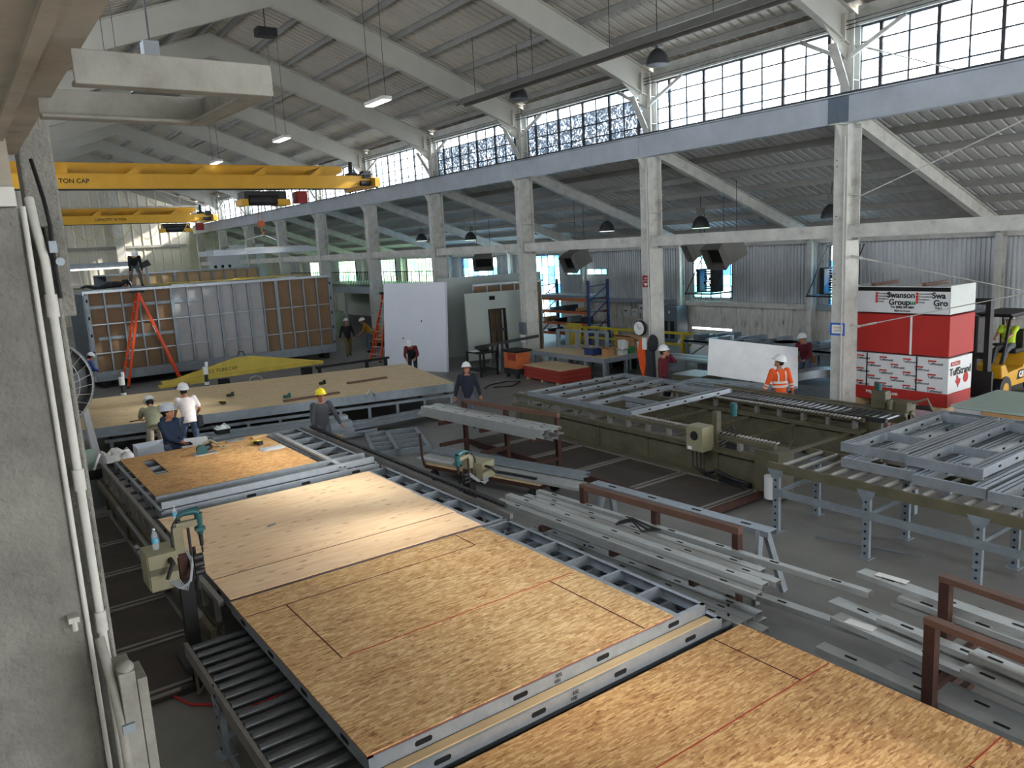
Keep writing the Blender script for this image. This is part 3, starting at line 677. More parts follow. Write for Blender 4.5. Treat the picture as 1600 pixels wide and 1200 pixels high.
# unit heaters
def heater(x, y, z, rz, label, s=1.0):
    t = thing('unit_heater', label, 'heater', (0, 0, 0), 'ceiling-hung unit heaters')
    TL = Matrix.Rotation(-.42, 4, 'Y')
    xf(MB().box(-.32*s, .32*s, -.4*s, .4*s, 0, .62*s), TL).build('case', 'heater', t, bevel=.015)
    xf(MB().prism([(-.32*s, -.34*s, .5*s), (-.32*s, .34*s, .5*s), (-.32*s, .34*s, .08*s), (-.32*s, -.34*s, .08*s)], (-.02, 0, 0)), TL).build('outlet', 'black', t)
    f = MB().prism([(-.32*s, -.4*s, .0), (-.5*s, -.45*s, -.06*s), (-.5*s, .45*s, -.06*s), (-.32*s, .4*s, .0)], (0, 0, .015)); f.prism([(-.32*s, -.4*s, .6*s), (-.5*s, -.45*s, .54*s), (-.5*s, .45*s, .54*s), (-.32*s, .4*s, .6*s)], (0, 0, .015))
    f.prism([(-.32*s, -.4*s, 0), (-.5*s, -.45*s, -.06*s), (-.5*s, -.45*s, .54*s), (-.32*s, -.4*s, .6*s)], (0, .012, 0)).prism([(-.32*s, .4*s, 0), (-.5*s, .45*s, -.06*s), (-.5*s, .45*s, .54*s), (-.32*s, .4*s, .6*s)], (0, -.012, 0))
    xf(f, TL).build('hood', 'heater', t)
    for a in (-.3, .3): MB().cyl((0, a*s, .5*s), (0, a*s, za(x)-z-.02), .012, n=6).build('hanger_rod', 'dark_steel', t)
    xf(MB().cyl((.32*s, 0, .3*s), (.42*s, 0, .3*s), .2*s, n=14), TL).build('fan_motor', 'dark_steel', t)
    t.location = (x, y, z); t.rotation_euler = (0, 0, rz)
heater(22, 25.4, 3.75, -.15, 'ceiling-hung unit heater above the blue pallet rack', 1.15)
heater(22, 32.7, 3.85, .9, 'dark unit heater hanging above the pale green wall panels', 1.1)
heater(22, 17.55, 3.85, -.3, 'large unit heater hanging right of the louvred wall fan', 1.25)
heater(24.5, 20.9, 4.0, -.6, 'unit heater hanging close to the column right of the red sign', 1.1)
# louvred exhaust fans on shelves before the aisle windows
def wallfan(y, label, w=.95):
    x = 26.6
    t = thing('exhaust_fan', label, 'fan', (x, y, 2.3), 'louvred exhaust fans')
    MB().box(x-.02, x+.6, y-w/2, y-w/2+.04, 2.3, 3.3).box(x-.02, x+.6, y+w/2-.04, y+w/2, 2.3, 3.3).box(x-.02, x+.6, y-w/2, y+w/2, 3.26, 3.3).box(x-.02, x+.6, y-w/2, y+w/2, 2.3, 2.34).box(x-.03, x, y-w/2, y-.3, 2.34, 3.26).box(x-.03, x, y+.3, y+w/2, 2.34, 3.26).build('housing', 'dark_steel', t)
    mb = MB()
    for k in range(9): mb.bar((x+.3, y-.3, 2.45+k*.09), (x+.3, y+.3, 2.45+k*.09), .07, .012, up=(.6, 0, .8))
    mb.build('louvre', 'black', t)
    mb = MB()
    for k in range(4):
        a = math.pi/4+k*math.pi/2; mb.prism([(x+.15, y, 2.8), (x+.13, y+.26*math.cos(a), 2.8+.26*math.sin(a)), (x+.18, y+.26*math.cos(a+.45), 2.8+.26*math.sin(a+.45))], (.008, 0, 0))
    mb.build('blades', 'black', t)
    mb = MB(); mb.box(x-.5, x+.9, y-.75, y-.69, 2.24, 2.3).box(x-.5, x+.9, y+.69, y+.75, 2.24, 2.3).box(x-.5, x-.44, y-.75, y+.75, 2.24, 2.3)
    for s_ in (-.72, .72): mb.bar((x-.46, y+s_, 2.28), (x+.9, y+s_, 4.1), .03, .03)
    mb.build('hanging_shelf', 'dark_steel', t)
wallfan(22.55, 'louvred exhaust fan on a hanging shelf before the teal window'); wallfan(16.6, 'louvred exhaust fan half hidden by the column with the blue-taped notice')
# signs, clock, notices on columns
def notice(name, label, cat, x, y, z, w, h, mats, lines, group=None, tape=None):
    t = thing(name, label, cat, (x, y, z), group)
    if tape: MB().box(x-.004, x, y-w/2-.05, y+w/2+.05, z-.05, z+h+.05).build('tape_border', tape, t)
    MB().box(x-.008, x-.002, y-w/2, y+w/2, z, z+h).build('sheet', mats, t)
    for s_, sz, mt, dz in lines: txt('lettering', s_, sz, mt, (x-.009, y, z+dz), (0, -1, 0), (0, 0, 1), t, .001)
    return t
t = notice('fire_sign', 'red fire extinguisher sign with white arrow on a column', 'sign', 18.19, 17.84, 3.18, .3, .38, 'sign_red', [('FIRE', .075, 'paper_white', .28), ('EXTINGUISHER', .04, 'paper_white', .2)])
MB().prism([(18.18, 17.94, 3.31), (18.18, 17.74, 3.31), (18.18, 17.84, 3.21)], (-.003, 0, 0)).build('arrow', 'paper_white', t)
notice('paper_notice', 'white paper notice framed with blue tape on the fourth column', 'notice', 18.19, 11.17, 2.08, .3, .22, 'paper_white', [('DANGER', .05, 'ink_red', .15), ('HARD HAT', .035, 'ink', .07)], tape='tape_blue')
t = thing('wall_clock', 'round white-faced wall clock on the column by the orange jacket', 'clock', (18.0, 17.95, 1.85))
MB().cyl((18.1, 18.02, 1.87), (18.0, 18.02, 1.87), .25, n=32).build('case', 'black', t, smooth=True); MB().cyl((18.0, 18.02, 1.87), (17.99, 18.02, 1.87), .22, n=32).build('face', 'paper_white', t)
MB().bar((17.985, 18.02, 1.87), (17.985, 18.1, 2.0), .014, .004, up=(1, 0, 0)).bar((17.985, 18.02, 1.87), (17.985, 17.9, 1.9), .014, .004, up=(1, 0, 0)).build('hands', 'ink', t)

for y, w_ in ((11.17, 'fourth column, beside the blue-taped notice'), (17.84, 'third column, under the red sign'), (24.51, 'second column, above the orange cart'), (31.18, 'column behind the large white wall panel')):
    MB().tube([(18.17, y-.12, .05), (18.17, y-.12, 4.5), (18.17, y-.12, 6.9)], .02, 8).build('conduit_pipe', 'white_paint', smooth=True, label='slim conduit pipe running up the '+w_, cat='pipe')
# ------------------------------------------------------------------ foreground: panels, conveyor, framing table
def slots_on(mb, p, q, n, up, L=.12, w=.038, off=0, side=None, m=1):
    """dark punched holes along a stud face"""
    p, q = V(p), V(q); d = (q-p).normalized(); u = V(up).normalized(); r = d.cross(u)
    for i in range(n):
        c = p + (q-p)*((i+.5)/n) + u*off
        k = [c + d*(L/2-w/2)*math.copysign(1, math.cos(a)) + d*(w/2*math.cos(a)) + r*(w/2*math.sin(a)) for a in [math.pi*(j+.5)/6 for j in range(12)]]
        mb.prism([x - u*.003 for x in k], u*.0045, m)
def floor_panel(name, label, x0, x1, y0, y1, zt, skin, sheets, xs, mat_skin, joist=.6, depth=.12, seams=(), chalk=(), flangew=.05, group=None):
    """joist floor panel: rims, joists, a strip left open at the +x side and sheathing laid on top"""
    t = thing(name, label, 'floor panel', ((x0+x1)/2, (y0+y1)/2, zt-depth), group)
    s_ = .018
    def rim(p, q, nm, up, n, out):
        mb = MB(); mb.chan(p, q, depth, flangew, .004, up=up)
        if n: slots_on(mb, p, q, n, up, .16, .05)
        return mb.build(nm, ['galv', 'slot'], t)
    zc = zt - depth/2 - (s_ if skin else 0)*0
    rim((x0, y0, zc), (x1, y0, zc), 'end_track', (0, -1, 0), 4, 1); rim((x0, y1, zc), (x1, y1, zc), 'end_track', (0, 1, 0), 0, 1)
    rim((x0, y0, zc), (x0, y1, zc), 'side_track', (-1, 0, 0), 4, 1); rim((x1, y0, zc), (x1, y1, zc), 'side_track', (1, 0, 0), 3, 1)
    mb = MB(); y = y0 + joist
    while y < y1-.2:
        MB().chan((x0+.006, y, zc), (x1-.006, y, zc), depth-.008, .045, .004, up=(0, -1, 0)).build('joist', 'galv', t); y += joist
    if xs < x1-.1: MB().box(xs-.05, xs+.09, y0+.004, y1-.004, zt-.006, zt+.0005).build('edge_flange', 'galv', t)
    for i, (a, b, c, d) in enumerate(sheets):
        o = MB(); o.box(a+.001, b-.001, c+.001, d-.001, zt+.001, zt+.008, 1); o.box(a+.0005, b-.0005, c+.0005, d-.0005, zt+.008, zt+.001+s_)
        o.build('sheathing_sheet', [mat_skin, 'red_edge'], t)
    for p, q in seams: MB().bar((*p, zt+.0203), (*q, zt+.0203), .014, .002).build('sheet_joint', 'seam', t)
    if chalk:
        mb = MB()
        for p, q in chalk: mb.bar((*p, zt+.0205), (*q, zt+.0205), .012, .002)
        mb.build('chalk_line', 'chalk_red', t)
    return t
# roller conveyor under the near panels
def conveyor(name, label, x0, x1, y0, y1, z, pitch, rail, roll, legs, leg_mat, r=.042, group=None, first=0):
    t = thing(name, label, 'roller conveyor', ((x0+x1)/2, (y0+y1)/2, 0), group)
    for x, s_ in ((x0, 1), (x1, -1)):
        MB().ext((x, y0, z-.075), (x, y1, z-.075), [(-.02, -.075), (.05*0+.02, -.075), (.02, -.065), (-.01, -.065), (-.01, .065), (.02, .065), (.02, .075), (-.02, .075)]).build('side_rail', rail, t)
    y = y0+.1+first; n = 0
    while y < y1-.05:
        MB().cyl((x0+.03, y, z-.03), (x1-.03, y, z-.03), r, n=14).cyl((x0, y, z-.03), (x1, y, z-.03), .012, n=6).build('roller', roll, t, smooth=True); y += pitch; n += 1
    for yy in legs:
        for x, sx in ((x0, 1), (x1, -1)):
            mb = MB(); mb.chan((x-.03, yy, 0), (x-.03, yy, z-.12), .11, .06, .006, up=(-1, 0, 0))
            mb.prism([(x-.042, yy-.14, z-.1), (x-.042, yy+.14, z-.1), (x-.042, yy+.12, z-.16), (x-.042, yy+.055, z-.25), (x-.042, yy-.055, z-.25), (x-.042, yy-.12, z-.16)], (.012, 0, 0))
            for k in range(8): mb.cyl((x-.044, yy, .08+k*.11), (x-.036, yy, .08+k*.11), .017, n=8, m=1)
            mb.box(x-.09, x+.09, yy-.09, yy+.09, 0, .012)
            mb.build('leg', [leg_mat, 'slot'], t)
        MB().box(x0+.04, x1-.04, yy-.02, yy+.02, z-.5, z-.44).build('cross_brace', leg_mat, t)
    if len(legs) > 1:
        for x in (x0, x1): MB().box(x-.055, x-.045, min(legs), max(legs), z-.52, z-.4).build('stretcher', leg_mat, t)
    return t
conveyor('roller_conveyor', 'dark roller conveyor under the near OSB floor panels at lower left', 1.56, 6.25, 1.3, 8.55, .66, .2, 'frame_bar', 'roller_dark', (1.8, 5.0, 7.3), 'galv_dull')
S = .018
floor_panel('floor_panel', 'upper OSB floor panel of the stacked pair, at the near end of the table', 2.08, 5.93, 5.07, 8.58, .93, True,
            [(2.08, 2.54, 6.58, 8.08), (2.54, 5.12+.35, 6.58, 8.08), (2.08, 5.06, 5.09, 6.58), (5.06, 5.47, 5.09, 6.58), (2.08, 5.04, 8.08, 8.58), (5.04, 5.47, 8.08, 8.58)], 5.47, 'osb', seams=[((2.54, 6.58), (2.54, 8.08)), ((5.06, 5.09), (5.06, 6.58)), ((5.04, 8.08), (5.04, 8.56)), ((2.1, 8.08), (5.04, 8.08))],
            chalk=[((2.6, 6.582), (5.4, 6.582))])
t = floor_panel('floor_panel', 'lower floor panel of the stacked pair, edge showing under the OSB panel', 2.16, 6.02, 4.93, 8.5, .80, False, [], 6.0, 'osb')
MB().box(2.2, 5.9, 4.96, 5.06, .801, .812).build('wood_strip', 'pine', t)
up_ = [o for o in bpy.data.objects if o.name == 'floor_panel'][0]
for p_, y_, z_, w_, x_ in ((up_, 5.064, .895, '305', 3.95), (up_, 5.064, .845, '100', 3.93), (t, 4.924, .765, '302', 4.02), (t, 4.924, .715, '108', 4.0)):
    txt('lettering', w_, .05, 'ink', (x_, y_, z_), (1, 0, 0), (0, 0, 1), p_, .0008)
floor_panel('floor_panel', 'pale OSB floor panel filling the bottom right corner of the view', 2.7, 6.24, .5, 4.86, .66, True,
            [(2.7, 5.78, 3.84, 4.86), (5.78, 6.24, 3.84, 4.86), (2.7, 6.24, 2.36, 3.84), (2.7, 5.7, .5, 2.36), (5.7, 6.24, .5, 2.36)], 6.24, 'osb3', seams=[((5.78, 3.84), (5.78, 4.84)), ((5.7, .5), (5.7, 2.36))], chalk=[((3.2, 3.842), (6.22, 3.842)), ((3.0, 2.36), (6.24, 2.36))])
floor_panel('floor_panel', 'plywood floor panel with football patches in the middle of the table', 2.1, 5.94, 8.66, 12.36, .93, True,
            [(2.1, 5.2, 8.66, 9.36), (5.2, 5.52, 8.66, 9.36), (2.1, 5.54, 9.36, 10.7), (2.1, 5.56, 10.7, 12.3)], 5.53, 'ply', seams=[((2.1, 9.36), (5.5, 9.36))])
t = floor_panel('floor_panel', 'OSB floor panel with a notched opening at the far end of the table', 2.2, 5.94, 12.62, 16.72, .95, True,
            [(2.31, 5.12, 13.45, 14.95), (2.84, 5.12, 14.95, 16.26), (2.31, 2.62, 14.95+.0, 16.26), (2.31, 5.12, 16.26, 16.72)], 5.25, 'osb2', group=None)
for y in (12.75, 13.15): MB().chan((2.25, y, 1.0), (5.9, y, 1.0), .11, .05, .004, up=(0, -1, 0)).build('loose_joist', ['galv', 'slot'], t)
for y in (15.1, 15.6): MB().box(2.62, 2.84, y, y+.05, .9, .965).build('noggin', 'galv', t)
MB().chan((5.28, 12.7, 1.02), (5.32, 16.3, 1.02), .09, .05, .004).build('loose_stud', 'galv_stud', t)
# framing table carrying the panels: side frames with posts, rails and cross bearers
t = thing('framing_table', 'long framing table with dark side rails under the plywood and far OSB panels', 'framing table', (4.1, 13, 0))
for x, s_ in ((2.02, -1), (6.1, 1)):
    MB().box(x-.03, x+.03, 8.75, 16.9, .86, .93).build('top_rail', 'frame_bar', t)
    MB().box(x-.03+s_*.12, x+.03+s_*.12, 8.75, 16.9, .52, .6).box(x+s_*.1-.05, x+s_*.1+.05, 8.75, 16.9, .5, .52).build('lower_rail', 'olive', t)
    MB().box(x-.012, x+.012, 8.8, 16.88, .1, .5).build('side_panel', 'olive', t)
    y = 8.95
    while y < 16.9: MB().box(x-.03, x+.03, y-.03, y+.03, .6, .86).build('post', 'frame_bar', t); y += .56
    for y in (9.0, 11.8, 14.6, 16.8): MB().box(x-.05, x+.05, y-.05, y+.05, 0, .5).build('leg', 'olive', t)
for k in range(14): MB().cyl((2.06, 9.0+.58*k, .76), (6.06, 9.0+.58*k, .76), .03, n=8).build('cross_roller', 'roller_dark', t)
mb = MB(); mb.box(6.14, 6.22, 9.05, 16.5, .97, 1.0).cyl((6.18, 9.0, .96), (6.18, 16.5, .96), .03, n=10)
for k in range(70): mb.box(6.13, 6.15, 9.1+k*.105, 9.15+k*.105, .955, 1.0)
mb.build('toothed_rail', 'dark_steel', t)
mb = MB(); mb.cyl((1.8, 8.9, .78), (1.8, 14, .78), .025, n=10).cyl((1.8, 8.88, .78), (1.8, 8.95, .78), .045, n=12); mb.build('guide_tube', 'plastic_grey', t)
# mesh walkway left of the table and its edge bars
def walkway(name, label, x0, x1, y0, y1, z, ys, h=.05):
    t = thing(name, label, 'walkway', ((x0+x1)/2, (y0+y1)/2, 0))
    MB().box(x0, x1, y0, y1, z-h, z).build('mesh_mat', 'mesh_mat', t)
    for y in ys:
        for d in (-.09, .03): MB().box(x0, x1, y+d, y+d+.055, z, z+.02).build('cross_bar', 'frame_bar', t)
    for x in (x0, x1-.04): MB().box(x, x+.04, y0, y1, z, z+.02).build('edge_bar', 'frame_bar', t)
    return t
walkway('mesh_walkway', 'dark mesh walkway panels on the floor left of the framing table', .75, 1.95, 8.7, 16.4, .06, (8.78, 10.1, 11.5, 12.9, 14.4, 16.2))
t = walkway('mesh_walkway', 'raised dark mesh walkway before the olive framing machine', 9.75, 11.26, 8.35, 15.6, .14, (8.45, 10.1, 11.7, 13.2, 14.6), .05)
MB().box(9.72, 9.78, 8.35, 15.6, .05, .17).box(9.72, 11.26, 8.3, 8.36, .05, .17).build('skirt', 'rust', t)
for x, y in ((9.8, 15.2), (9.8, 12), (9.8, 8.5), (11.2, 8.45)): MB().cyl((x, y, 0), (x, y, .1), .03, n=8).build('foot', 'dark_steel', t)
# nailing stations
def station(label, mir, loc, rz):
    t = thing('screw_station', label, 'fastening machine', (0, 0, 0))
    MB().box(-.07, .07, -.07, .07, 0, 1.2).build('column', 'black', t)
    MB().box(-.05, .06, -.05, .05, 1.2, 1.5).build('inner_post', 'rust', t)
    MB().box(-.07, .03, -.045, .045, 1.46, 1.8).build('mast', 'olive_light', t)
    MB().box(-.03, .25, -.03, .03, 1.77, 1.84).build('swing_arm', 'olive_light', t)
    d = MB().cyl((.22, 0, 1.66), (.22, 0, 1.9), .034, .045, n=14).tube([(.22, 0, 1.91), (.17, 0, 1.935), (.06, 0, 1.93), (.0, 0, 1.9)], [.045, .042, .032, .026], 10).box(.17, .27, -.045, .045, 1.7, 1.735).build('drill', 'teal', t, smooth=True)
    MB().cyl((.22, 0, 1.52), (.22, 0, 1.66), .02, .026, n=10).cyl((.22, 0, 1.44), (.22, 0, 1.52), .01, n=8).build('bit', 'dark_steel', d, smooth=True)
    MB().tube([(.0, 0, 1.9), (-.06, -.03, 1.84), (-.1, -.06, 1.7), (-.1, -.06, 1.45), (-.08, -.05, 1.1)], .01, 6).build('power_cord', 'black', t)
    b = MB().box(-.38, -.09, -.2, .2, 1.2, 1.6).build('control_box', 'olive_light', t, bevel=.008)
    MB().box(-.39, -.38, -.18, .18, 1.22, 1.58).build('door', 'olive_light', b)
    MB().box(-.38, -.09, -.205, -.2, 1.38, 1.45).build('band', 'olive', b)
    MB().cyl((-.16, -.2, 1.52), (-.16, -.3, 1.5), .03, n=10).cyl((-.15, -.29, 1.52), (-.24, -.34, 1.36), .02, n=8).build('lever', 'black', b)
    mb = MB()
    for k in range(5): mb.tube([(-.2+.025*k, -.2, 1.28), (-.12+.02*k, -.27, 1.2-.012*k), (.02, -.2, 1.22+.015*k), (.08, -.1, 1.36+.02*k), (.02, -.04, 1.55)], .008, 5)
    mb.build('hoses', 'cloth_grey', t)
    mb = MB()
    for z in (1.25, 1.34, 1.42): mb.cyl((.1, -.07, z), (.2, -.07, z), .04, n=10)
    mb.cyl((.08, -.08, 1.2), (.08, -.08, 1.78), .016, n=8).cyl((.14, .06, 1.0), (.14, .06, 1.5), .022, n=8).cyl((0, 0, 1.8), (0, 0, 1.87), .03, n=10); mb.build('cylinder_valves', 'dark_steel', t)
    MB().box(-.16, .25, -.25, .25, .18, .26).box(-.25, .2, -.35, -.28, .02, .1).build('carriage', 'dark_steel', t)
    for p, q in (((.2, -.28, .25), (-.1, -.45, .03)), ((-.1, -.45, .03), (-.05, -.07, .4))): MB().bar(p, q, .03, .03).build('brace', 'olive', t)
    t.location = loc; t.rotation_euler = (0, 0, rz)
    if mir: t.scale = (-1, 1, 1)
    return t
station('olive screw-driving station with teal drill, left of the plywood panel', False, (1.70, 8.85, .07), 0.0)
t = station('olive screw-driving station standing on the floor right of the plywood panel', True, (6.66, 10.75, -.0), .35)
t.scale = (-1.2, 1.1, .72)
MB().tube([(1.95, 9.6, .03), (1.2, 9.3, .02), (1.5, 8.4, .02), (2.1, 7.9, .02), (2.8, 8.1, .02)], .014, 6).build('air_hose', 'ink_red', label='thin red air hose lying on the floor by the dark roller conveyor', cat='hose')
# bottles and tools on the near table
def bottle(x, y, z, label):
    t = thing('water_bottle', label, 'bottle', (x, y, z), 'water bottles')
    MB().lathe([(.03, 0), (.034, .01), (.034, .15), (.028, .18), (.013, .205), (.012, .22)], (x, y, z), 16).build('bottle_body', 'bottle', t, smooth=True)
    MB().lathe([(.0346, .075), (.0346, .13)], (x, y, z), 16, cap=False).build('label_band', 'label_blue', t, smooth=True)
    MB().cyl((x, y, z+.218), (x, y, z+.235), .014, n=12).build('cap', 'plastic_white', t)
bottle(1.45, 8.85, 1.672, 'water bottle with blue label on top of the olive control box'); bottle(2.28, 12.0, .955, 'water bottle with blue label on the table beyond the teal drill')
t = thing('circular_saw', 'circular saw resting on the far OSB panel with its cord', 'saw', (3.75, 15.9, .97))
MB().box(3.5, 3.95, 15.75, 15.98, .97, .985).build('shoe', 'alu', t)
MB().cyl((3.66, 15.8, 1.06), (3.66, 15.9, 1.06), .1, n=20).build('blade_guard', 'teal', t, smooth=True)
MB().cyl((3.72, 15.9, 1.06), (3.86, 15.98, 1.08), .07, n=12).build('motor', 'dark_steel', t, smooth=True)
MB().tube([(3.7, 15.9, 1.16), (3.85, 15.88, 1.22), (3.98, 15.86, 1.12)], .025, 8).build('handle', 'olive_light', t, smooth=True)
MB().tube([(3.98, 15.86, 1.1), (4.1, 15.9, 1.0), (4.2, 16.1, .98), (4.0, 16.3, .98)], .012, 6).build('cord', 'olive_light', t)
def drill(x, y, z, rz, label, mat='rail_yellow'):
    t = thing('cordless_drill', label, 'drill', (0, 0, 0), 'cordless drills lying on panels')
    MB().cyl((-.1, 0, .04), (.06, 0, .04), .035, n=12).cyl((.06, 0, .04), (.13, 0, .04), .02, n=10).build('body', mat, t, smooth=True)
    MB().box(-.09, -.03, -.16, -.02, .015, .065).box(-.11, -.0, -.22, -.15, .0, .075).build('grip', 'black', t)
    t.location = (x, y, z); t.rotation_euler = (0, 0, rz)
drill(4.75, 15.9, .97, .4, 'yellow cordless drill beside the clear bag on the far OSB panel'); drill(5.75, 21.9, .87, .2, 'yellow and black cordless drill on the plywood platform')
mb = MB(); vs = []
for i in range(9):
    for j in range(6): vs.append((4.62+.06*i, 15.05+.07*j+.02*math.sin(i), .972+.035*abs(math.sin(i*1.7+j*2.3))*(0 < i < 8)*(0 < j < 5)))
mb.add(vs, [(i*6+j, i*6+j+1, i*6+j+7, i*6+j+6) for i in range(8) for j in range(5)]).build('plastic_bag', 'film', label='crumpled clear plastic bag on the far OSB panel', cat='bag', smooth=True)
MB().cbox((3.3, 10.75, .955), .1, .035, .012, (0, 0, .3)).cyl((3.24, 10.73, .957), (3.36, 10.77, .957), .012, n=8).build('utility_knife', 'plastic_grey', label='small grey utility knife lying on the plywood panel', cat='knife')
for i, (x, y, rz, l) in enumerate(((5.0, 16.45, .2, 'wood offcut on the far edge of the OSB panel, right of the saw'), (4.5, 16.5, -.1, 'grey offcut plate on the far edge of the OSB panel behind the drill'))):
    MB().cbox((x, y, .985), .35, .12, .03, (0, 0, rz)).build('offcut', ['pine', 'galv_dull'][i], label=l, cat='offcut')
# junk corner, bin and leaning board
t = thing('trash_can', 'grey round trash can with black liner at the left end of the table', 'trash can', (1.86, 17.3, 0))
MB().lathe([(.22, 0), (.27, .72), (.285, .73), (.285, .78), (.26, .78), (.2, .06)], (1.86, 17.3, 0), 26).build('bin', 'plastic_grey', t, smooth=True)
MB().lathe([(.29, .6), (.3, .68), (.29, .79), (.25, .74)], (1.86, 17.3, 0), 26, cap=False).build('liner', 'black', t, smooth=True)
for i, (dx, dy, h, m, l) in enumerate(((0, .1, .5, 'tarp_green', 'green scrap sheet sticking out of the trash can'), (-.12, -.05, .42, 'pine', 'pale wood offcut sticking out of the trash can'), (.1, -.08, .4, 'plastic_white', 'white strip sticking out of the trash can'))):
    MB().cbox((1.86+dx, 17.3+dy, .76+h*.3), .2 if i == 0 else .04, .02, h, (.25-.3*i, .3*i, .2)).build('scrap', m, label=l, cat='scrap')
MB().prism([(2.08, 18.3, 0), (2.24, 18.3, 0), (2.06, 18.5, 1.85), (1.95, 18.5, 1.95)], (.03, -.05, 0)).build('leaning_board', 'gypsum_grey', label='tall narrow grey board standing upright beside the trash can', cat='board')
mb = MB(); vs = []
for i in range(10):
    for j in range(8):
        vs.append((1.25+.06*i, 17.66+.08*j, .72+.14*math.sin(i*.9+j*.5)*math.sin(j*.9)+.12*math.sin(i*.35)))
mb.add(vs, [(i*8+j, i*8+j+1, i*8+j+9, i*8+j+8) for i in range(9) for j in range(7)]).build('jacket', 'cloth_grey', label='crumpled grey jacket heaped on the crate behind the trash can', cat='jacket', smooth=True)
MB().box(1.25, 1.9, 17.65, 18.35, 0, .7).build('crate', 'cardboard', label='brown crate carrying a heaped jacket behind the trash can', cat='crate', bevel=.01)
for i in range(3): MB().cyl((2.02+.09*i, 16.2-.02*i, .0), (2.02+.09*i, 16.2-.02*i, .24), .04, n=14).build('aerosol_can', 'plastic_grey', label='grey aerosol can by the trash can, %s of three' % ('left', 'middle', 'right')[i], cat='can', group='aerosol cans by the bin')
MB().cbox((2.05, 16.9, .45), .04, .1, .9, (.15, 0, .1)).build('wood_post', 'pine', label='brown wooden stick leaning between trash can and table', cat='stick')
# ------------------------------------------------------------------ plywood platform, module, spreader, back left
A2 = math.atan2(19.35-21.2, 11.71-2.65)
PM = Matrix.Translation((2.65, 21.2, 0)) @ Matrix.Rotation(A2, 4, 'Z')
L2, W2 = 9.25, 5.0
t = thing('floor_cassette', 'long plywood-topped platform on steel trestles where two men work', 'floor cassette', (7.5, 22.8, 0))
for i in range(4):
    for j in range(3): xf(MB().box(i*L2/4+.002-(.6 if i == 0 else 0), (i+1)*L2/4-.002, j*W2/3+.03, (j+1)*W2/3+.028, .83, .85), PM).build('plywood_sheet', 'ply2', t)
xf(MB().box(-.6, L2, 0, .03, .6, .845), PM).build('rim_track', 'galv_dull', t); xf(MB().box(-.6, L2, W2+.03, W2+.06, .6, .845), PM).build('rim_track', 'galv_dull', t)
xf(MB().box(L2-.03, L2, 0, W2, .6, .845), PM).build('rim_track', 'galv_dull', t); xf(MB().box(-.6, -.57, 0, W2, .6, .845), PM).build('rim_track', 'galv_dull', t)
xf(MB().box(-.55, L2-.05, .1, W2, .6, .62), PM).build('underside', 'dark_steel', t)
xf(MB().box(0, L2, .12, .2, .42, .5).box(0, L2, W2-.2, W2-.1, .42, .5), PM).build('trestle_beam', 'galv_dull', t)
for k in range(12):
    xf(MB().box(.1+k*.82, .18+k*.82, .12, .2, 0, .42), PM).build('trestle_leg', 'galv_dull', t)
    xf(MB().box(.1+k*.82, .16+k*.82, .2, W2-.2, .44, .5), PM).build('trestle_bearer', 'dark_steel', t)
    xf(MB().box(.1+k*.82, .18+k*.82, W2-.2, W2-.12, 0, .42), PM).build('trestle_leg', 'galv_dull', t)
def onplat(u, v, z=.85): return PM @ V((u, v, z))
for i, (u, v, l, lab) in enumerate(((7.2, 2.2, 1.3, 'brown plank lying on the right end of the plywood platform'), (5.2, .5, 1.6, 'brown plank lying near the front edge of the plywood platform'))):
    xf(MB().cbox((u, v, .875), l, .14, .05, (0, 0, .18)), PM).build('plank', 'rack_orange' if 0 else 'rust_top', label=lab, cat='plank')
for i, (u, v, lab) in enumerate(((5.9, 2.6, 'small dark block on the middle of the plywood platform'), (3.2, 2.4, 'small dark scrap on the plywood platform near the white-shirted man'), (4.6, 1.0, 'teal power tool on the front of the plywood platform'))):
    p = onplat(u, v); MB().cbox(p+V((0, 0, .04)), .2, .1, .08, (0, 0, .4)).cbox(p+V((.08, .03, .09)), .06, .06, .06).build('hand_tool', ['black', 'dark_steel', 'teal'][i], label=lab, cat='tool')
p = onplat(1.0, .35); MB().bar(p+V((-.4, 0, .01)), p+V((.1, .05, .01)), .05, .02).bar(p+V((.1, .05, .015)), p+V((.35, .06, .015)), .03, .025, m=1).build('hand_tool', ['dark_steel', 'rack_orange'], label='dark bar tool with orange grip on the left front of the platform', cat='tool')
p = onplat(8.0, .02)
xf(MB().tube([(6.6, -.02, .75), (6.6, -.05, .82), (6.72, -.03, .98), (6.84, -.05, .82), (6.84, -.02, .75)], .018, 8), PM).build('lifting_eye', 'galv', t)
xf(MB().tube([(4.0, 4.9, .86), (4.05, 4.9, .98), (4.2, 4.9, 1.02), (4.35, 4.9, .98), (4.4, 4.9, .86)], .018, 8), PM).build('lifting_eye', 'galv', t)
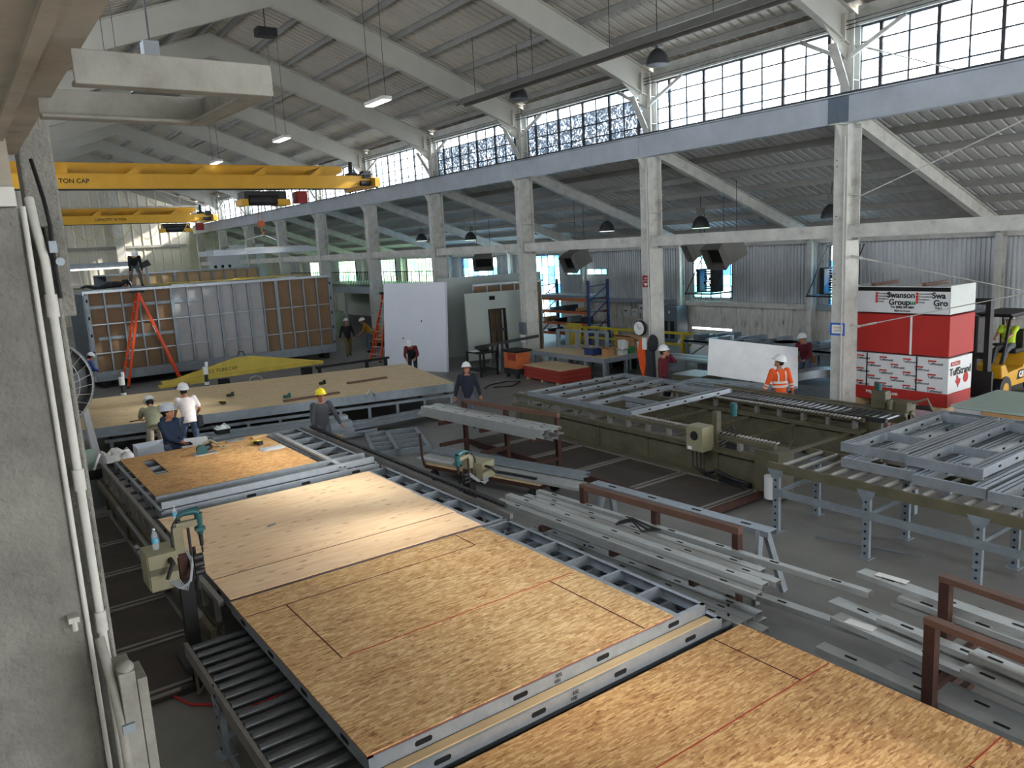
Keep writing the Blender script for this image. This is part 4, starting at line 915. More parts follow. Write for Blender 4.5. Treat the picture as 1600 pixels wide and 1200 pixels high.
# steel boxes at the platform's left end
for i in range(3):
    x, y = 1.75-.05*i, 20.9+.6*i
    MB().ext((x-.35, y, .5), (x+.2, y-.11, .5), [(-.15, -.1), (.15, -.1), (.15, -.08), (-.13, -.08), (-.13, .08), (.15, .08), (.15, .1), (-.15, .1)]).build('steel_channel', 'galv_dull', label='grey channel offcut stacked at the left end of the platform, %s of three' % ('front', 'middle', 'rear')[i], cat='channel', group='channel offcuts left of the platform')
MB().box(1.4, 1.98, 20.5, 22.3, 0, .39).build('trestle_block', 'galv_dull', label='grey steel block under the channel offcuts left of the platform', cat='block')
def rag(name, x, y, z, s, mat, label):
    random.seed(int(x*100)); mb = MB(); vs = []
    for i in range(8):
        for j in range(8): vs.append((x+s*(i/7-.5), y+s*(j/7-.5), z+s*.3*random.random()*(0 < i < 7)*(0 < j < 7)+.0))
    mb.add(vs, [(i*8+j, i*8+j+1, i*8+j+9, i*8+j+8) for i in range(7) for j in range(7)]).build(name, mat, label=label, cat='cloth', smooth=True)
MB().box(2.3, 2.95, 19.2, 19.8, 0, .38).build('crate', 'dark_steel', label='dark crate beneath a white plastic sheet, behind the leaning board', cat='crate')
rag('plastic_sheet', 2.65, 19.5, .39, .75, 'film', 'crumpled white plastic sheet behind the leaning board')
# white-topped lift posts beyond the platform
for i, (x, y, l) in enumerate(((4.05, 26.6, 'white-topped jack post standing below the left foot of the ladder'), (6.55, 26.5, 'white-topped jack post right of the white-shirted man'))):
    t = thing('jack_post', l, 'post', (x, y, 0), None)
    MB().cyl((x, y, 0), (x, y, 1.1), .06, n=12).build('pipe', 'dark_steel', t, smooth=True); MB().cyl((x, y, 1.1), (x, y, 1.35), .085, n=14).cyl((x+.05, y, 1.35), (x+.05, y, 1.5), .05, n=10).cyl((x, y, .75), (x, y, .85), .08, n=12).build('white_cap', 'plastic_white', t, smooth=True)
# yellow spreader beam
t = thing('spreader_beam', 'long yellow triangular lifting beam lying behind the platform', 'lifting beam', (8.1, 27.6, 0))
MB().prism([(5.6, 27.55, .88), (10.95, 27.55, .80), (10.95, 27.55, .90), (8.5, 27.55, 1.38), (7.9, 27.55, 1.40), (6.3, 27.55, 1.05)], (0, .1, 0)).box(5.4, 11.0, 27.45, 27.75, .78, .9).box(5.3, 6.7, 27.4, 27.8, .7, .78).build('web_plate', 'pale_yellow', t)
txt('lettering', '1 1/2 TON CAP', .17, 'ink', (6.75, 27.545, 1.02), (1, 0, .02), (0, 0, 1), t, .002, 'LEFT')
MB().tube([(7.95, 27.6, 1.42), (8.0, 27.6, 1.58), (8.15, 27.6, 1.58), (8.2, 27.6, 1.42)], .02, 8).build('lifting_eye', 'dark_steel', t)
for x in (6.0, 7.4, 10.4): MB().box(x-.16, x+.16, 27.5, 27.8, 0, .7).build('support', 'black', t)
MB().box(10.6, 13.6, 27.2, 27.3, .66, .74).box(12.6, 12.7, 27.2, 27.3, 0, .66).box(10.7, 10.8, 27.2, 27.3, 0, .66).box(13.4, 13.5, 27.2, 27.3, 0, .66).build('low_stand', 'black', label='low black steel stand right of the yellow lifting beam', cat='stand')
# framed room module
def framed_box(name, label, x0, x1, y0, y1, z0, z1, step, fill, top=True, sideL=True, lower=None):
    t = thing(name, label, 'module', ((x0+x1)/2, (y0+y1)/2, z0))
    n = round((x1-x0)/step)
    for i in range(n+1):
        x = x0+.06+(x1-x0-.12)*i/n; w = .14 if i in (0, 5, n-4, n) else .06
        mb = MB().box(x-w/2, x+w/2, y0, y0+.12, z0, z1)
        if i in (0, n): 
            for k in range(5): mb.box(x-.03, x+.03, y0-.003, y0, z0+.4+k*.68, z0+.52+k*.68, 1)
        mb.build('stud', ['galv_dull', 'slot'], t)
        if i < n:
            m = fill(i); xa, xb = x+w/2, x0+.06+(x1-x0-.12)*(i+1)/n-.03
            MB().box(x, xb+.03, y0+.125, y0+.14, z0+.3, z1-.06).build('board', m, t)
    MB().box(x0, x1, y0-.005, y0+.13, z0-.02, z0+.36).build('bottom_track', 'galv_dull', t); MB().box(x0, x1, y0-.005, y0+.13, z1-.1, z1).build('top_track', 'galv', t)
    for z in (z0+.62*(z1-z0), z0+.3*(z1-z0)): MB().box(x0, x1, y0+.05, y0+.1, z, z+.04).build('bridging', 'galv', t)
    MB().box(x0, x0+(x1-x0)*.42, y0+.08, y0+.12, z0+.8*(z1-z0), z0+.8*(z1-z0)+.12).build('backing_strap', 'galv_dull', t)
    MB().box(x0+.3, x0+(x1-x0)*.36, y0+.08, y0+.12, z0+.45*(z1-z0), z0+.45*(z1-z0)+.12).build('backing_strap', 'galv_dull', t)
    if sideL:
        k = 10
        for j in range(k+1):
            y = y0+.1+(y1-y0-.2)*j/k; MB().box(x0-.05, x0+.06, y-.04, y+.04, z0, z1).build('stud', 'galv_dull', t)
        MB().box(x0+.07, x0+.09, y0+.1, y1, z0, z1).build('board', 'dark_steel', t)
        MB().box(x0-.06, x0+.07, y0, y1, z1-.15, z1).box(x0-.06, x0+.07, y0, y1, z0, z0+.2).build('side_track', 'galv', t)
    MB().box(x0, x1, y0+.12, y1, z1-.1, z1-.04).build('roof_deck', 'galv_dull', t); MB().box(x1-.12, x1, y0+.12, y1, z0, z1-.1).build('end_wall', 'gypsum_brown', t)
    MB().box(x0, x1, y1-.12, y1, z0, z1-.1).build('rear_wall', 'galv_dull', t)
    for x in (x0+.4, (x0+x1)/2, x1-.4):
        for y in (y0+.6, y1-.6): MB().box(x-.15, x+.15, y-.3, y+.3, 0, z0-.02).build('skid', 'black', t)
    return t
framed_box('room_module', 'big steel-framed room module with brown and grey boards behind the ladder', 4.35, 14.5, 34.4, 39.0, .3, 3.86, .63, lambda i: 'gypsum_brown' if i < 5 or i > 10 else 'gypsum_grey')
mb = MB(); random.seed(3)
for k in range(26):
    x, y = 7.4+random.random()*6.4, 35+random.random()*3; mb.cbox((x, y, 3.9+.01*k/26), .8+random.random(), .1+.2*random.random(), .03, (0, 0, random.random()*3))
mb.build('roof_clutter', 'pale_yellow', label='yellowish insulation strips and straps strewn over the module roof', cat='insulation', kind='stuff')
for i, (x, m) in enumerate(((4.7, 'tarp_green'), (7.6, 'galv'), (12.2, 'film'))): MB().box(x, x+.7, 34.5, 35.0, 3.83, 3.9).build('sheet_offcut', m, label=['pale green offcut', 'bright steel offcut', 'clear film roll'][i]+' lying on the front of the module roof', cat='offcut')
framed_box('room_module', 'second framed module behind, its bare studs showing over the first roof', 7.6, 16.4, 50.0, 55, .3, 4.35, .75, lambda i: 'pine', sideL=False)
t = thing('light_boom', 'bright tube light on an arm behind the bending man on the roof', 'lamp', (7.0, 45, 4.6))
MB().box(4.9, 8.6, 45, 45.4, 4.75, 5.0).build('hood', 'galv_dull', t); MB().box(4.9, 8.4, 44.95, 45.3, 4.66, 4.74).build('tube', 'lamp_white', t); MB().prism([(8.4, 45, 4.75), (8.9, 45, 5.05), (9.05, 45, 4.75), (8.6, 45, 4.6)], (0, .3, 0)).build('bracket', 'dark_steel', t); MB().box(8.75, 8.83, 45, 45.1, 0, 4.7).build('mast', 'galv_dull', t)
# ladders
def ladder(label, apex, fa, fb, wid, group='orange step ladders', rungs=9):
    t = thing('step_ladder', label, 'ladder', (apex[0], apex[1], 0), group)
    a = V(apex); 
    for f, nm, k in ((V(fa), 'climbing_rail', 1), (V(fb), 'rear_rail', 0)):
        d = (f-a); s_ = V((-d.y, d.x, 0)).normalized() if abs(d.x)+abs(d.y) > .1 else V((0, 1, 0))
        for sg in (-1, 1):
            MB().bar(a + s_*sg*wid*.42, f + s_*sg*wid, .09, .045, up=s_).build(nm, 'ladder_orange', t)
            MB().cbox(f + s_*sg*wid + V((0, 0, .03)), .1, .07, .06).build('foot', 'black', t)
        for i in range(1, rungs+1):
            q = i/(rungs+1); c = a + d*q; w = wid*(.42+.58*q)
            if k or i % 2 == 0: MB().bar(c - s_*w, c + s_*w, .08 if k else .03, .025).build('step', 'alu', t)
    MB().cbox(a+V((0, 0, .03)), .42, .3, .1).build('top_cap', 'black', t)
    q = .62; MB().bar(a+(V(fa)-a)*q, a+(V(fb)-a)*q, .03, .02).build('spreader', 'alu', t)
    MB().cbox(a+(V(fb)-a)*.4+V((-.02, -.06, 0)), .1, .03, .3, (0, -.35, 0)).build('warning_label', 'paper_white', t)
    return t
ladder('tall orange A-frame step ladder standing against the steel-framed module', (6.15, 33.7, 3.7), (5.2, 33.55, .05), (7.3, 33.6, .05), .34)
ladder('orange step ladder seen edge-on, left of the white wall panel', (15.65, 31.2, 2.95), (14.75, 30.9, .05), (15.9, 32.6, .05), .32, rungs=8)
# steel lying on the floor between the table and the platform
random.seed(5)
PL = []
for j in range(3):
    for i in range(3): PL.append((4.55+.1*i, 20.1-.36*i-.02*j, 8.35+.2*((i+j) % 3)-.25*j, 19.35-.36*i-.02*j, .17+.16*j, ('bottom', 'middle', 'top')[j]+' layer of the tall pile, '+('rear', 'middle', 'front')[i]+' row'))
PL += [(7.3, 19.05, 11.5, 19.05, .30, 'long one reaching to the right end of the platform'), (7.5, 18.66, 11.0, 18.68, .28, 'second long one reaching right'), (4.3, 18.55, 7.2, 18.7, .1, 'low bright one behind the yellow hard hat'), (5.6, 18.1, 7.1, 18.2, .065, 'low one just above the floor frame')]
for i, (xa, ya, xb, yb, z, w_) in enumerate(PL): MB().chan((xa, ya, z), (xb, yb, z), .31, .15 if i < 9 else .06, .006).build('steel_channel', 'galv_dull' if i % 3 else 'galv', label='grey steel channel before the platform, '+w_, cat='channel', group='channels lying before the platform')
for x in (7.7, 10.8): MB().box(x-.08, x+.08, 18.55, 19.25, 0, .215).build('timber_block', 'pine', label='timber block under the long channels, %s one' % ('left' if x < 9 else 'right'), cat='block', group='timber blocks')
t = thing('wall_frame', 'light steel wall frame lying flat on the floor right of the yellow-hatted man', 'wall frame', (8.2, 18.2, 0))
FM = Matrix.Translation((7.7, 16.25, 0)) @ Matrix.Rotation(1.22, 4, 'Z')
for v in (-1.2, -.45, .1): xf(MB().box(0, 2.2, v, v+.09, 0, .14), FM).build('stud', 'galv_dull', t)
for u in (0, .5, .9, 1.5, 2.15): xf(MB().box(u, u+.05, -1.11, .1, 0, .14), FM).build('cripple', 'galv_dull', t)
t = thing('white_box', 'open white carton standing behind the navy-jacketed man', 'carton', (3.1, 18.1, 0))
MB().box(2.85, 3.55, 17.95, 18.0, 0, .86).box(2.85, 3.55, 18.45, 18.5, 0, .86).box(2.85, 2.9, 18, 18.45, 0, .86).box(3.5, 3.55, 18, 18.45, 0, .86).box(2.9, 3.5, 18, 18.45, 0, .3).build('carton', 'panel_white', t)
MB().prism([(3.7, 17.75, .72), (4.25, 17.6, .72), (4.35, 18.2, .8), (3.85, 18.35, .8)], (0, 0, .02)).box(3.8, 4.2, 17.75, 18.1, 0, .72).build('grey_stand', 'gypsum_grey', label='grey sheet lying on a stand right of the navy-jacketed man', cat='sheet')
# ------------------------------------------------------------------ framing machine in the middle right
t = thing('framing_machine', 'long olive wall-framing machine with diamond-creased side panels', 'framing machine', (13, 12, 0))
for x, s_ in ((11.5, 1), (14.35, -1)):
    MB().box(x-.02, x+.02, 8.2, 16.0, .16, .62).build('side_panel', 'olive', t)
    for k in range(6): MB().box(x-.045, x+.02, 8.3+k*1.5, 8.38+k*1.5, .05, .72).build('panel_post', 'olive', t)
    mb = MB()
    for k in range(5):
        y = 8.4+1.5*k; mb.add([(x-.021, y, .16), (x-.021, y+1.4, .16), (x-.045, y+.7, .4), (x-.021, y, .62), (x-.021, y+1.4, .62)], [(0, 1, 2), (3, 2, 4), (0, 2, 3), (1, 4, 2)])
    if s_ > 0: mb.build('crease', 'olive', t)
    MB().box(x-.1, x+.1, 8.2, 16.0, .68, .74).box(x-.14, x-.1, 8.2, 16, .66, .70).build('bed_rail', 'olive', t)
    MB().box(x-.05, x+.05, 8.2, 16.05, .9, .97).build('top_rail', 'olive', t)
    for k in range(14): MB().box(x-.05, x+.05, 8.35+k*.585, 8.42+k*.585, .74, .9).build('rail_post', 'frame_bar', t)
    mb = MB(); y = 8.25
    while y < 16: mb.cyl((x+s_*.06, y, .985), (x+s_*.16, y, .985), .022, n=6); y += .085
    mb.build('skate_wheels', 'roller', t)
    MB().box(x-.17, x-.05, 8.2, 16, .12, .18).build('foot_rail', 'olive', t)
for k in range(7):
    y = 8.5+k*1.2; MB().box(11.52, 14.33, y-.03, y+.03, .6, .66).build('cross_bearer', 'olive', t); MB().bar((11.6, y, .15), (13.2, y+.5, .62), .03, .03).build('diagonal', 'olive', t)
MB().box(11.3, 11.75, 8.0, 8.5, .06, .9).build('end_cabinet', 'olive', t)
MB().cyl((11.25, 8.1, .1), (11.25, 8.1, .5), .13, n=16).build('bucket', 'plastic_white', t, smooth=True)
mb = MB(); mb.tube([(11.25, 9.6, .22), (11.2, 9.3, .36), (11.22, 8.9, .27), (11.26, 8.6, .24)], .035, 8); mb.box(11.16, 11.3, 8.55, 9.2, .18, .25); mb.build('cable_chain', 'black', t)
b = MB().box(11.1, 11.42, 9.52, 9.92, .68, 1.16).build('control_box', 'olive_light', t, bevel=.008)
MB().cyl((11.1, 9.72, .98), (11.09, 9.72, .98), .09, n=24).build('round_badge', 'ink', b); MB().box(11.09, 11.1, 9.78, 9.88, .7, .76).build('plate', 'paper_white', b)
MB().box(11.42, 11.54, 9.44, 9.56, .1, 1.42).build('mast', 'olive', t)
MB().cyl((11.8, 9.35, 1.3), (11.8, 9.35, 1.55), .06, n=12).build('motor', 'teal', t, smooth=True)
mb = MB()
for k in range(7): mb.tube([(11.45, 9.6-.03*k, .9-.05*k), (11.6, 9.2-.03*k, 1.15-.04*k), (11.75, 9.1, .8-.05*k), (11.5, 9.3, .5-.03*k)], .012, 5)
mb.box(11.5, 11.8, 9.0, 9.3, .35, .85); mb.build('valves_hoses', 'dark_steel', t)
mb = MB()
for k in range(3): mb.tube([(11.2, 9.85-.1*k, .68), (11.15, 9.8-.1*k, .35), (11.2, 9.5-.1*k, .2)], .012, 5)
mb.build('cables', 'black', t)
def wall_frame(name, label, x0, x1, y0, y1, z0, z1, xs, ys, mat='galv', openings=(), group=None, w=.05, bunch=()):
    """flat wall frame: studs along X at the given y, tracks along Y at both x ends"""
    t = thing(name, label, 'wall frame', ((x0+x1)/2, (y0+y1)/2, z0), group)
    for x, s_ in ((x0, -1), (x1, 1)): 
        mb = MB(); mb.chan((x, y0, (z0+z1)/2), (x, y1, (z0+z1)/2), z1-z0, .05, .005, up=(s_, 0, 0)); mb.build('track', mat, t)
    for y in ys:
        mb = MB(); mb.chan((x0+.01, y, (z0+z1)/2), (x1-.01, y, (z0+z1)/2), z1-z0-.008, w, .005, up=(0, -1, 0))
        slots_on(mb, (x0+.3, y, (z0+z1)/2), (x1-.2, y, (z0+z1)/2), 5, (0, -1, 0), .09, .035)
        mb.build('stud', [mat, 'slot'], t)
    for (x, a, b) in xs: MB().chan((x, a, (z0+z1)/2), (x, b, (z0+z1)/2), z1-z0-.008, w, .005, up=(-1, 0, 0)).build('cripple', mat, t)
    return t
wall_frame('wall_frame', 'steel wall frame with window opening clamped on the olive framing machine', 11.5, 14.85, 11.8, 15.5, .975, 1.09, [(12.6, 12.0, 13.2), (12.1, 12.1, 12.6), (14.4, 12.0, 13.2)], [11.83, 12.0, 12.6*0+13.2, 13.28, 14.0, 14.75, 15.45])
# second roller track behind it
t = thing('roller_track', 'dark roller track on olive legs, before the man in orange', 'roller track', (14.9, 10.2, 0))
for x in (14.55, 15.3, 15.55): MB().box(x-.05, x+.05, 7.85, 12.9, .9, .97).build('top_rail', 'olive' if x > 15 else 'dark_steel', t)
for k in range(34): MB().cyl((14.6, 7.95+k*.145, .93), (15.28, 7.95+k*.145, .93), .035, n=8).build('roller', 'roller_dark', t, smooth=True)
MB().box(14.52, 14.56, 7.9, 12.9, .15, .88).build('side_panel', 'olive', t)
for y in (7.95, 9.6, 11.3, 12.8):
    for x in (14.5, 15.5): MB().box(x-.05, x+.05, y-.05, y+.05, 0, .9).build('leg', 'olive', t)
MB().bar((14.49, 8.0, .8), (14.49, 9.6, .2), .03, .03).bar((14.49, 9.7, .8), (14.49, 11.3, .2), .03, .03).build('diagonal', 'olive', t)
mb = MB(); mb.box(15.4, 15.75, 7.9, 8.4, .7, 1.15).cyl((15.5, 8.6, .97), (15.5, 8.6, 1.5), .05, n=10).box(15.3, 15.5, 8.3, 8.6, 1.0, 1.35).tube([(15.6, 7.95, 1.1), (15.8, 7.7, 1.2), (15.9, 7.6, .9), (15.7, 7.6, .6)], .03, 6).cyl((15.3, 8.2, 1.0), (15.3, 8.2, 1.2), .06, n=10)
mb.build('drive_head', 'olive', t)
MB().cyl((15.42, 8.5, 1.3), (15.42, 8.5, 1.5), .05, n=10).build('motor', 'teal', t, smooth=True)
mb = MB()
for k in range(4): mb.tube([(15.6, 7.9, .9-.1*k), (15.75, 7.75, .5), (15.65+.05*k, 7.7, .2), (15.4, 7.8, .3)], .014, 5)
mb.build('cables', 'black', t)
# ------------------------------------------------------------------ stud racks
def bundle(name, where, x0, z0, ya, yb, w, h, nx, nz, mat, group, up=(0, 0, 1), jit=.25, dx=0, rnd=1, lay=None):
    random.seed(rnd)
    LV = ['bottom layer', 'second layer', 'third layer', 'fourth layer', 'fifth layer', 'sixth layer']
    for j in range(nz):
        for i in range(nx):
            if lay and j >= lay[i]: continue
            a = ya + jit*(random.random()-.5)*2; b = yb + jit*(random.random()-.5)*2
            x = x0 + i*(w+.016)
            mb = MB(); mb.chan((x, a, z0+(j+1)*(h+.003)), (x+dx, b, z0+(j+1)*(h+.003)), w, h, .005)
            slots_on(mb, (x, a, z0+(j+1)*(h+.003)), (x+dx, b, z0+(j+1)*(h+.003)), 5, (0, 0, 1), .11, .03)
            lv = LV[j]
            mb.build(name, [mat, 'slot'], label='%s, %s, %s from near side' % (where, lv, ORD[i]), cat='stud', group=group)
def cant_rack(label, posts, ztop, arms, xd, rail=True):
    t = thing('cantilever_rack', label, 'rack', (posts[0][0], posts[0][1], 0), 'rusty cantilever racks')
    for x, y in posts:
        MB().box(x-.045, x+.045, y-.045, y+.045, 0, ztop).build('post', 'rust', t)
        MB().box(min(x, x+xd)-.1, max(x, x+xd)+.1, y-.05, y+.05, 0, .06).build('foot', 'rust', t)
        for z in arms: MB().bar((x, y, z), (x+xd, y, z-.0), .08, .08).build('arm', 'rust', t)
    if rail: MB().bar((posts[0][0], posts[0][1]+.05, ztop), (posts[-1][0], posts[-1][1]-.05, ztop), .09, .09).build('top_rail', 'rust_top', t)
    return t
cant_rack('rusty cantilever rack with white studs on its upper arms, left of the framing machine', [(9.3, 15.0), (9.55, 13.7), (9.78, 12.2)], 1.25, (.34, .84), -.7)
bundle('steel_stud', 'white stud on rusty rack by framing machine', 8.72, .885, 15.9, 11.85, .15, .055, 3, 4, 'galv_stud', 'studs on the rusty rack left of the framing machine', dx=.42, jit=.2, rnd=2)
# flat cart
t = thing('flat_cart', 'low rusty flat cart on casters between the two stud racks', 'cart', (8.5, 12.1, 0))
CM = Matrix.Translation((8.72, 11.1, 0)) @ Matrix.Rotation(.26, 4, 'Z')
MB.xf = lambda s, m: xf(s, m)
MB().box(-.4, .4, 0, 3.0, .32, .36).xf(CM).build('deck', 'pine', t)
for v in (-.4, .36): MB().box(v, v+.04, 0, 3.0, .25, .33).xf(CM).build('side_bar', 'rust', t)
for v in (0, 2.96): MB().box(-.4, .4, v, v+.04, .25, .33).xf(CM).build('end_bar', 'rust', t)
for u in (-.33, .33):
    for v in (.2, 2.8): c = MB().cyl((u-.03, v, .11), (u+.03, v, .11), .11, n=20).xf(CM).build('caster', 'black', t, smooth=True); MB().box(u-.04, u+.04, v-.03, v+.03, .11, .26).xf(CM).build('fork', 'dark_steel', c)
MB().tube([(-.44, 2.95, .3), (-.46, 3.0, .5), (-.46, 3.02, 1.0)], .025, 8).xf(CM).build('push_handle', 'rust', t)
for i in range(4): MB().chan((-.3+.2*i, -.9+.1*i, .42+.06*(i > 1)), (-.25+.2*i, 3.3, .42+.06*(i > 1)), .19, .05, .005).xf(CM).build('wide_track', 'galv_dull' if i > 1 else 'galv_stud', label='wide grey track lying on the flat cart, %s from the near side' % ORD[i], cat='track', group='tracks on the flat cart')
MB().bar((-.36, .1, .447), (-.36, 2.2, .447), .05, .04).xf(CM).build('clamp_bar', 'dark_steel', label='dark clamp bar lying along the near edge of the flat cart', cat='bar')
# near rack with long studs
cant_rack('rusty stud rack with looped top rail just beyond the near panels', [(7.3, 8.55), (7.42, 7.2), (7.5, 5.9)], 1.1, (.24, .66), -.85)
bundle('steel_stud', 'steel stud on upper arms of near looped rack', 6.52, .71, 9.5, 5.15, .12, .06, 5, 3, 'galv_stud', 'studs on the near rack, upper arms', dx=.18, jit=.22, rnd=5, lay=[2, 3, 2, 2, 2])
bundle('steel_stud', 'steel stud on lower arms of near looped rack', 6.58, .285, 9.3, 5.1, .15, .06, 3, 2, 'galv_stud', 'studs on the near rack, lower arms', dx=.1, jit=.2, rnd=6)
for i, (x, z, a, b, w) in enumerate(((7.2, .71+.07, 9.55, 4.2, .09), (7.13, .285+.07, 9.0, 4.15, .13))):
    mb = MB(); mb.chan((x, a, z+.075), (x+.36, b, z+.075), w, .07, .005); slots_on(mb, (x, a, z+.075), (x+.36, b, z+.075), 7, (0, 0, 1))
    mb.build('steel_stud', ['galv_stud', 'slot'], label=['extra long stud on the upper arms reaching past the end of the near looped rack', 'extra long stud on the lower arms reaching past the end of the near looped rack'][i], cat='stud')
mb = MB(); random.seed(4)
for k in range(3): mb.tube([(7.0+.05*k, 7.55+.02*k, .86), (7.12, 7.35, .93+.02*k), (7.05+.1*k, 7.1, .87), (7.25, 6.95, .88)], .014, 6)
mb.build('strap', 'black', label='black strap bundle draped over studs on the near looped rack', cat='strap')
# saw horse carrying one stud
t = thing('sawhorse', 'galvanised sawhorse of one slotted stud on splayed legs', 'sawhorse', (8.05, 7.4, 0))
mb = MB(); mb.chan((7.95, 9.05, .93), (8.15, 5.85, .93), .2, .08, .006); slots_on(mb, (7.95, 9.05, .93), (8.15, 5.85, .93), 4, (0, 0, 1), .16, .05); mb.build('beam', ['galv', 'slot'], t)
for y, x in ((8.75, 7.97), (6.0, 8.14)):
    for s_ in (-1, 1): MB().bar((x+s_*.06, y, .9), (x+s_*.3, y-.12*(1 if y < 7 else -1), .0), .09, .06, up=(0, 1, 0)).build('leg', 'galv', t)
# right foreground rack
t = thing('stud_rack', 'dark brown looped rack frame at lower right, nearest of the two', 'rack', (6.72, 3.1, 0), 'looped rack frames at lower right')
def loop(t, x, y, x2, y2, zt, zb=0):
    MB().bar((x, y, zb), (x, y, zt), .1, .1).build('post', 'rust', t); MB().bar((x2, y2, zb), (x2, y2, zt), .1, .1).build('post', 'rust', t)
    MB().bar((x, y+.05, zt), (x2, y2-.05, zt), .1, .06).build('top_rail', 'rust_top', t)
    for z in (.2, .52): MB().bar((x, y, z), (x+.95, y+.05, z), .07, .07).build('arm', 'rust', t)
    MB().box(x-.1, x+1.0, y-.06, y+.06, 0, .06).build('foot', 'rust', t)
loop(t, 6.72, 3.15, 6.55, 1.6, 1.2)
t = thing('stud_rack', 'brown looped rack frame at lower right, farther of the two', 'rack', (7.65, 3.5, 0), 'looped rack frames at lower right')
loop(t, 7.68, 3.48, 7.5, 1.6, 1.2)
ST_ = [(7.98, 4.55, 7.75, 1.2, .86, .17, 'longest bright slotted stud on top at the lower right rack'), (7.82, 4.0, 7.62, 1.2, .8, .12, 'bright stud beside the longest one at the lower right rack'), (7.86, 4.1, 7.7, 1.1, .70, .13, 'grey stud under the bright slotted one at the lower right rack'),
       (7.55, 4.62, 7.3, 1.0, .62, .19, 'wide stud with angled tip on the middle arms at lower right'), (7.24, 4.4, 7.0, 1.0, .62, .19, 'stud with handwritten paper tag on the middle arms at lower right'), (7.40, 4.0, 7.14, 1.0, .70, .13, 'pale stud between the two brown loop frames'),
       (7.2, 3.0, 6.95, 1.0, .80, .15, 'short bright stud inside the near brown loop frame'), (7.05, 3.0, 6.84, 1.0, .70, .16, 'dark-edged stud inside the near brown loop frame'),
       (6.92, 4.38, 6.76, .8, .4, .16, 'long dark channel lying lowest along the pale OSB panel'), (7.18, 3.75, 6.95, .8, .36, .25, 'wide channel on the lowest arms beside the long dark one')]
for x, a, x2, b, z, w, lab in ST_:
    mb = MB(); mb.chan((x, a, z), (x2, b, z), w, .06, .006); slots_on(mb, (x, a, z), (x2, b, z), 5, (0, 0, 1), .14, .04); mb.build('steel_stud', ['galv_stud', 'slot'], label=lab, cat='stud', group='studs at the lower right racks')
MB().cbox((7.21, 4.1, .625), .12, .3, .004, (0, 0, .05)).build('paper_tag', 'paper_white', label='white paper tag with pen marks on a stud at lower right', cat='tag')
MB().cbox((8.0, 4.2, .872), .1, .34, .004, (0, 0, .06)).build('paper_tag', 'paper_white', label='white paper strip on the longest bright stud at lower right', cat='tag')
MB().cbox((10.6, 5.95, .015), .06, 1.5, .02, (0, 0, .28)).build('loose_strip', 'plastic_grey', label='loose pale strip on the floor under the right roller conveyor', cat='strip')
# right roller conveyor with finished wall frames
conveyor('roller_conveyor', 'grey roller conveyor on perforated legs carrying stacked wall frames at right', 10.2, 11.3, 2.2, 7.4, 1.12, .27, 'olive', 'roller', (7.25, 5.75, 4.25, 2.6), 'galv_dull', r=.036)
def stacked(label, x0, x1, y0, y1, z0, hl):
    ys = [y0+.03, y0+.1, y0+.17, y1-.19, y1-.12, y1-.05]
    return wall_frame('wall_frame', label, x0, x1, y0, y1, z0, z0+.14, [(x0+1.0, y0+.2, y1-.2), (x1-.3, y0+.2, y1-.2)], ys, group='wall frames stacked on the right conveyor')
stacked('upper layer wall frame on the right conveyor, farther one with small end bay', 10.9, 14.0, 5.56, 6.6, 1.30, 1); stacked('upper layer wall frame on the right conveyor, nearer one overhanging the edge', 10.82, 14.0, 4.5, 5.54, 1.30, 1)
stacked('lower layer wall frame on the right conveyor, farther one', 10.62, 14.0, 5.3, 6.42, 1.145, 0); stacked('lower layer wall frame on the right conveyor, middle one', 10.5, 14.0, 4.32, 5.28, 1.145, 0); stacked('lower layer wall frame on the right conveyor, nearest one cut by the frame', 10.45, 14.0, 3.1, 4.28, 1.145, 0)
for x in (12.4, 13.6):
    for y in (3.4, 6.2): MB().box(x-.05, x+.05, y-.05, y+.05, 0, 1.14).build('support_post', 'galv_dull', label='grey support post under the wall frames, %s and %s row' % ('near' if y < 5 else 'far', 'left' if x < 13 else 'right'), cat='post', group='posts under the wall frames')
# ------------------------------------------------------------------ wrapped stacks and forklift at right
X0, X1, YA, YB = 19.3, 20.55, 8.95, 11.6
def pack(name, label, z0, z1, mat, x0=X0, x1=X1, ya=YA, yb=YB):
    t = thing(name, label, 'lumber pack', ((x0+x1)/2, (ya+yb)/2, z0)); MB().box(x0, x1, ya, yb, z0, z1).build('wrap', mat, t, bevel=.015); return t
t = pack('plywood_pack', 'white-wrapped panel pack with bold black lettering, topmost of the tall stack', 2.53, 3.2, 'wrap_white')
MB().box(X0-.012, X1, YA-.012, YA, 2.55, 3.22).build('end_flap', 'wrap_grey', t); MB().box(X0-.006, X0, YA, YB, 3.08, 3.18).build('dark_band', 'slot', t)
for i, (yc, full) in enumerate(((10.15, 1), (9.25, 0))):
    dy = lambda d: yc - d
    txt('lettering', 'Swanson' if full else 'Swa', .2, 'ink', (X0-.008, yc+.35 if full else 9.38, 2.98), (0, -1, 0), (0, 0, 1), t, .002, 'LEFT', .005); txt('lettering', 'Group' if full else 'Gro', .2, 'ink', (X0-.008, yc+.3 if full else 9.34, 2.8), (0, -1, 0), (0, 0, 1), t, .002, 'LEFT', .005)
    txt('lettering', 'Tel: (800) 331-0831' if full else 'Tel: (', .075, 'ink', (X0-.008, yc+.25 if full else 9.3, 2.68), (0, -1, 0), (0, 0, 1), t, .002, 'LEFT', .003); 
txt('lettering', 'Made in Oregon', .06, 'ink', (X0-.008, 10.3, 2.59), (0, -1, 0), (0, 0, 1), t, .002, 'LEFT', .002)
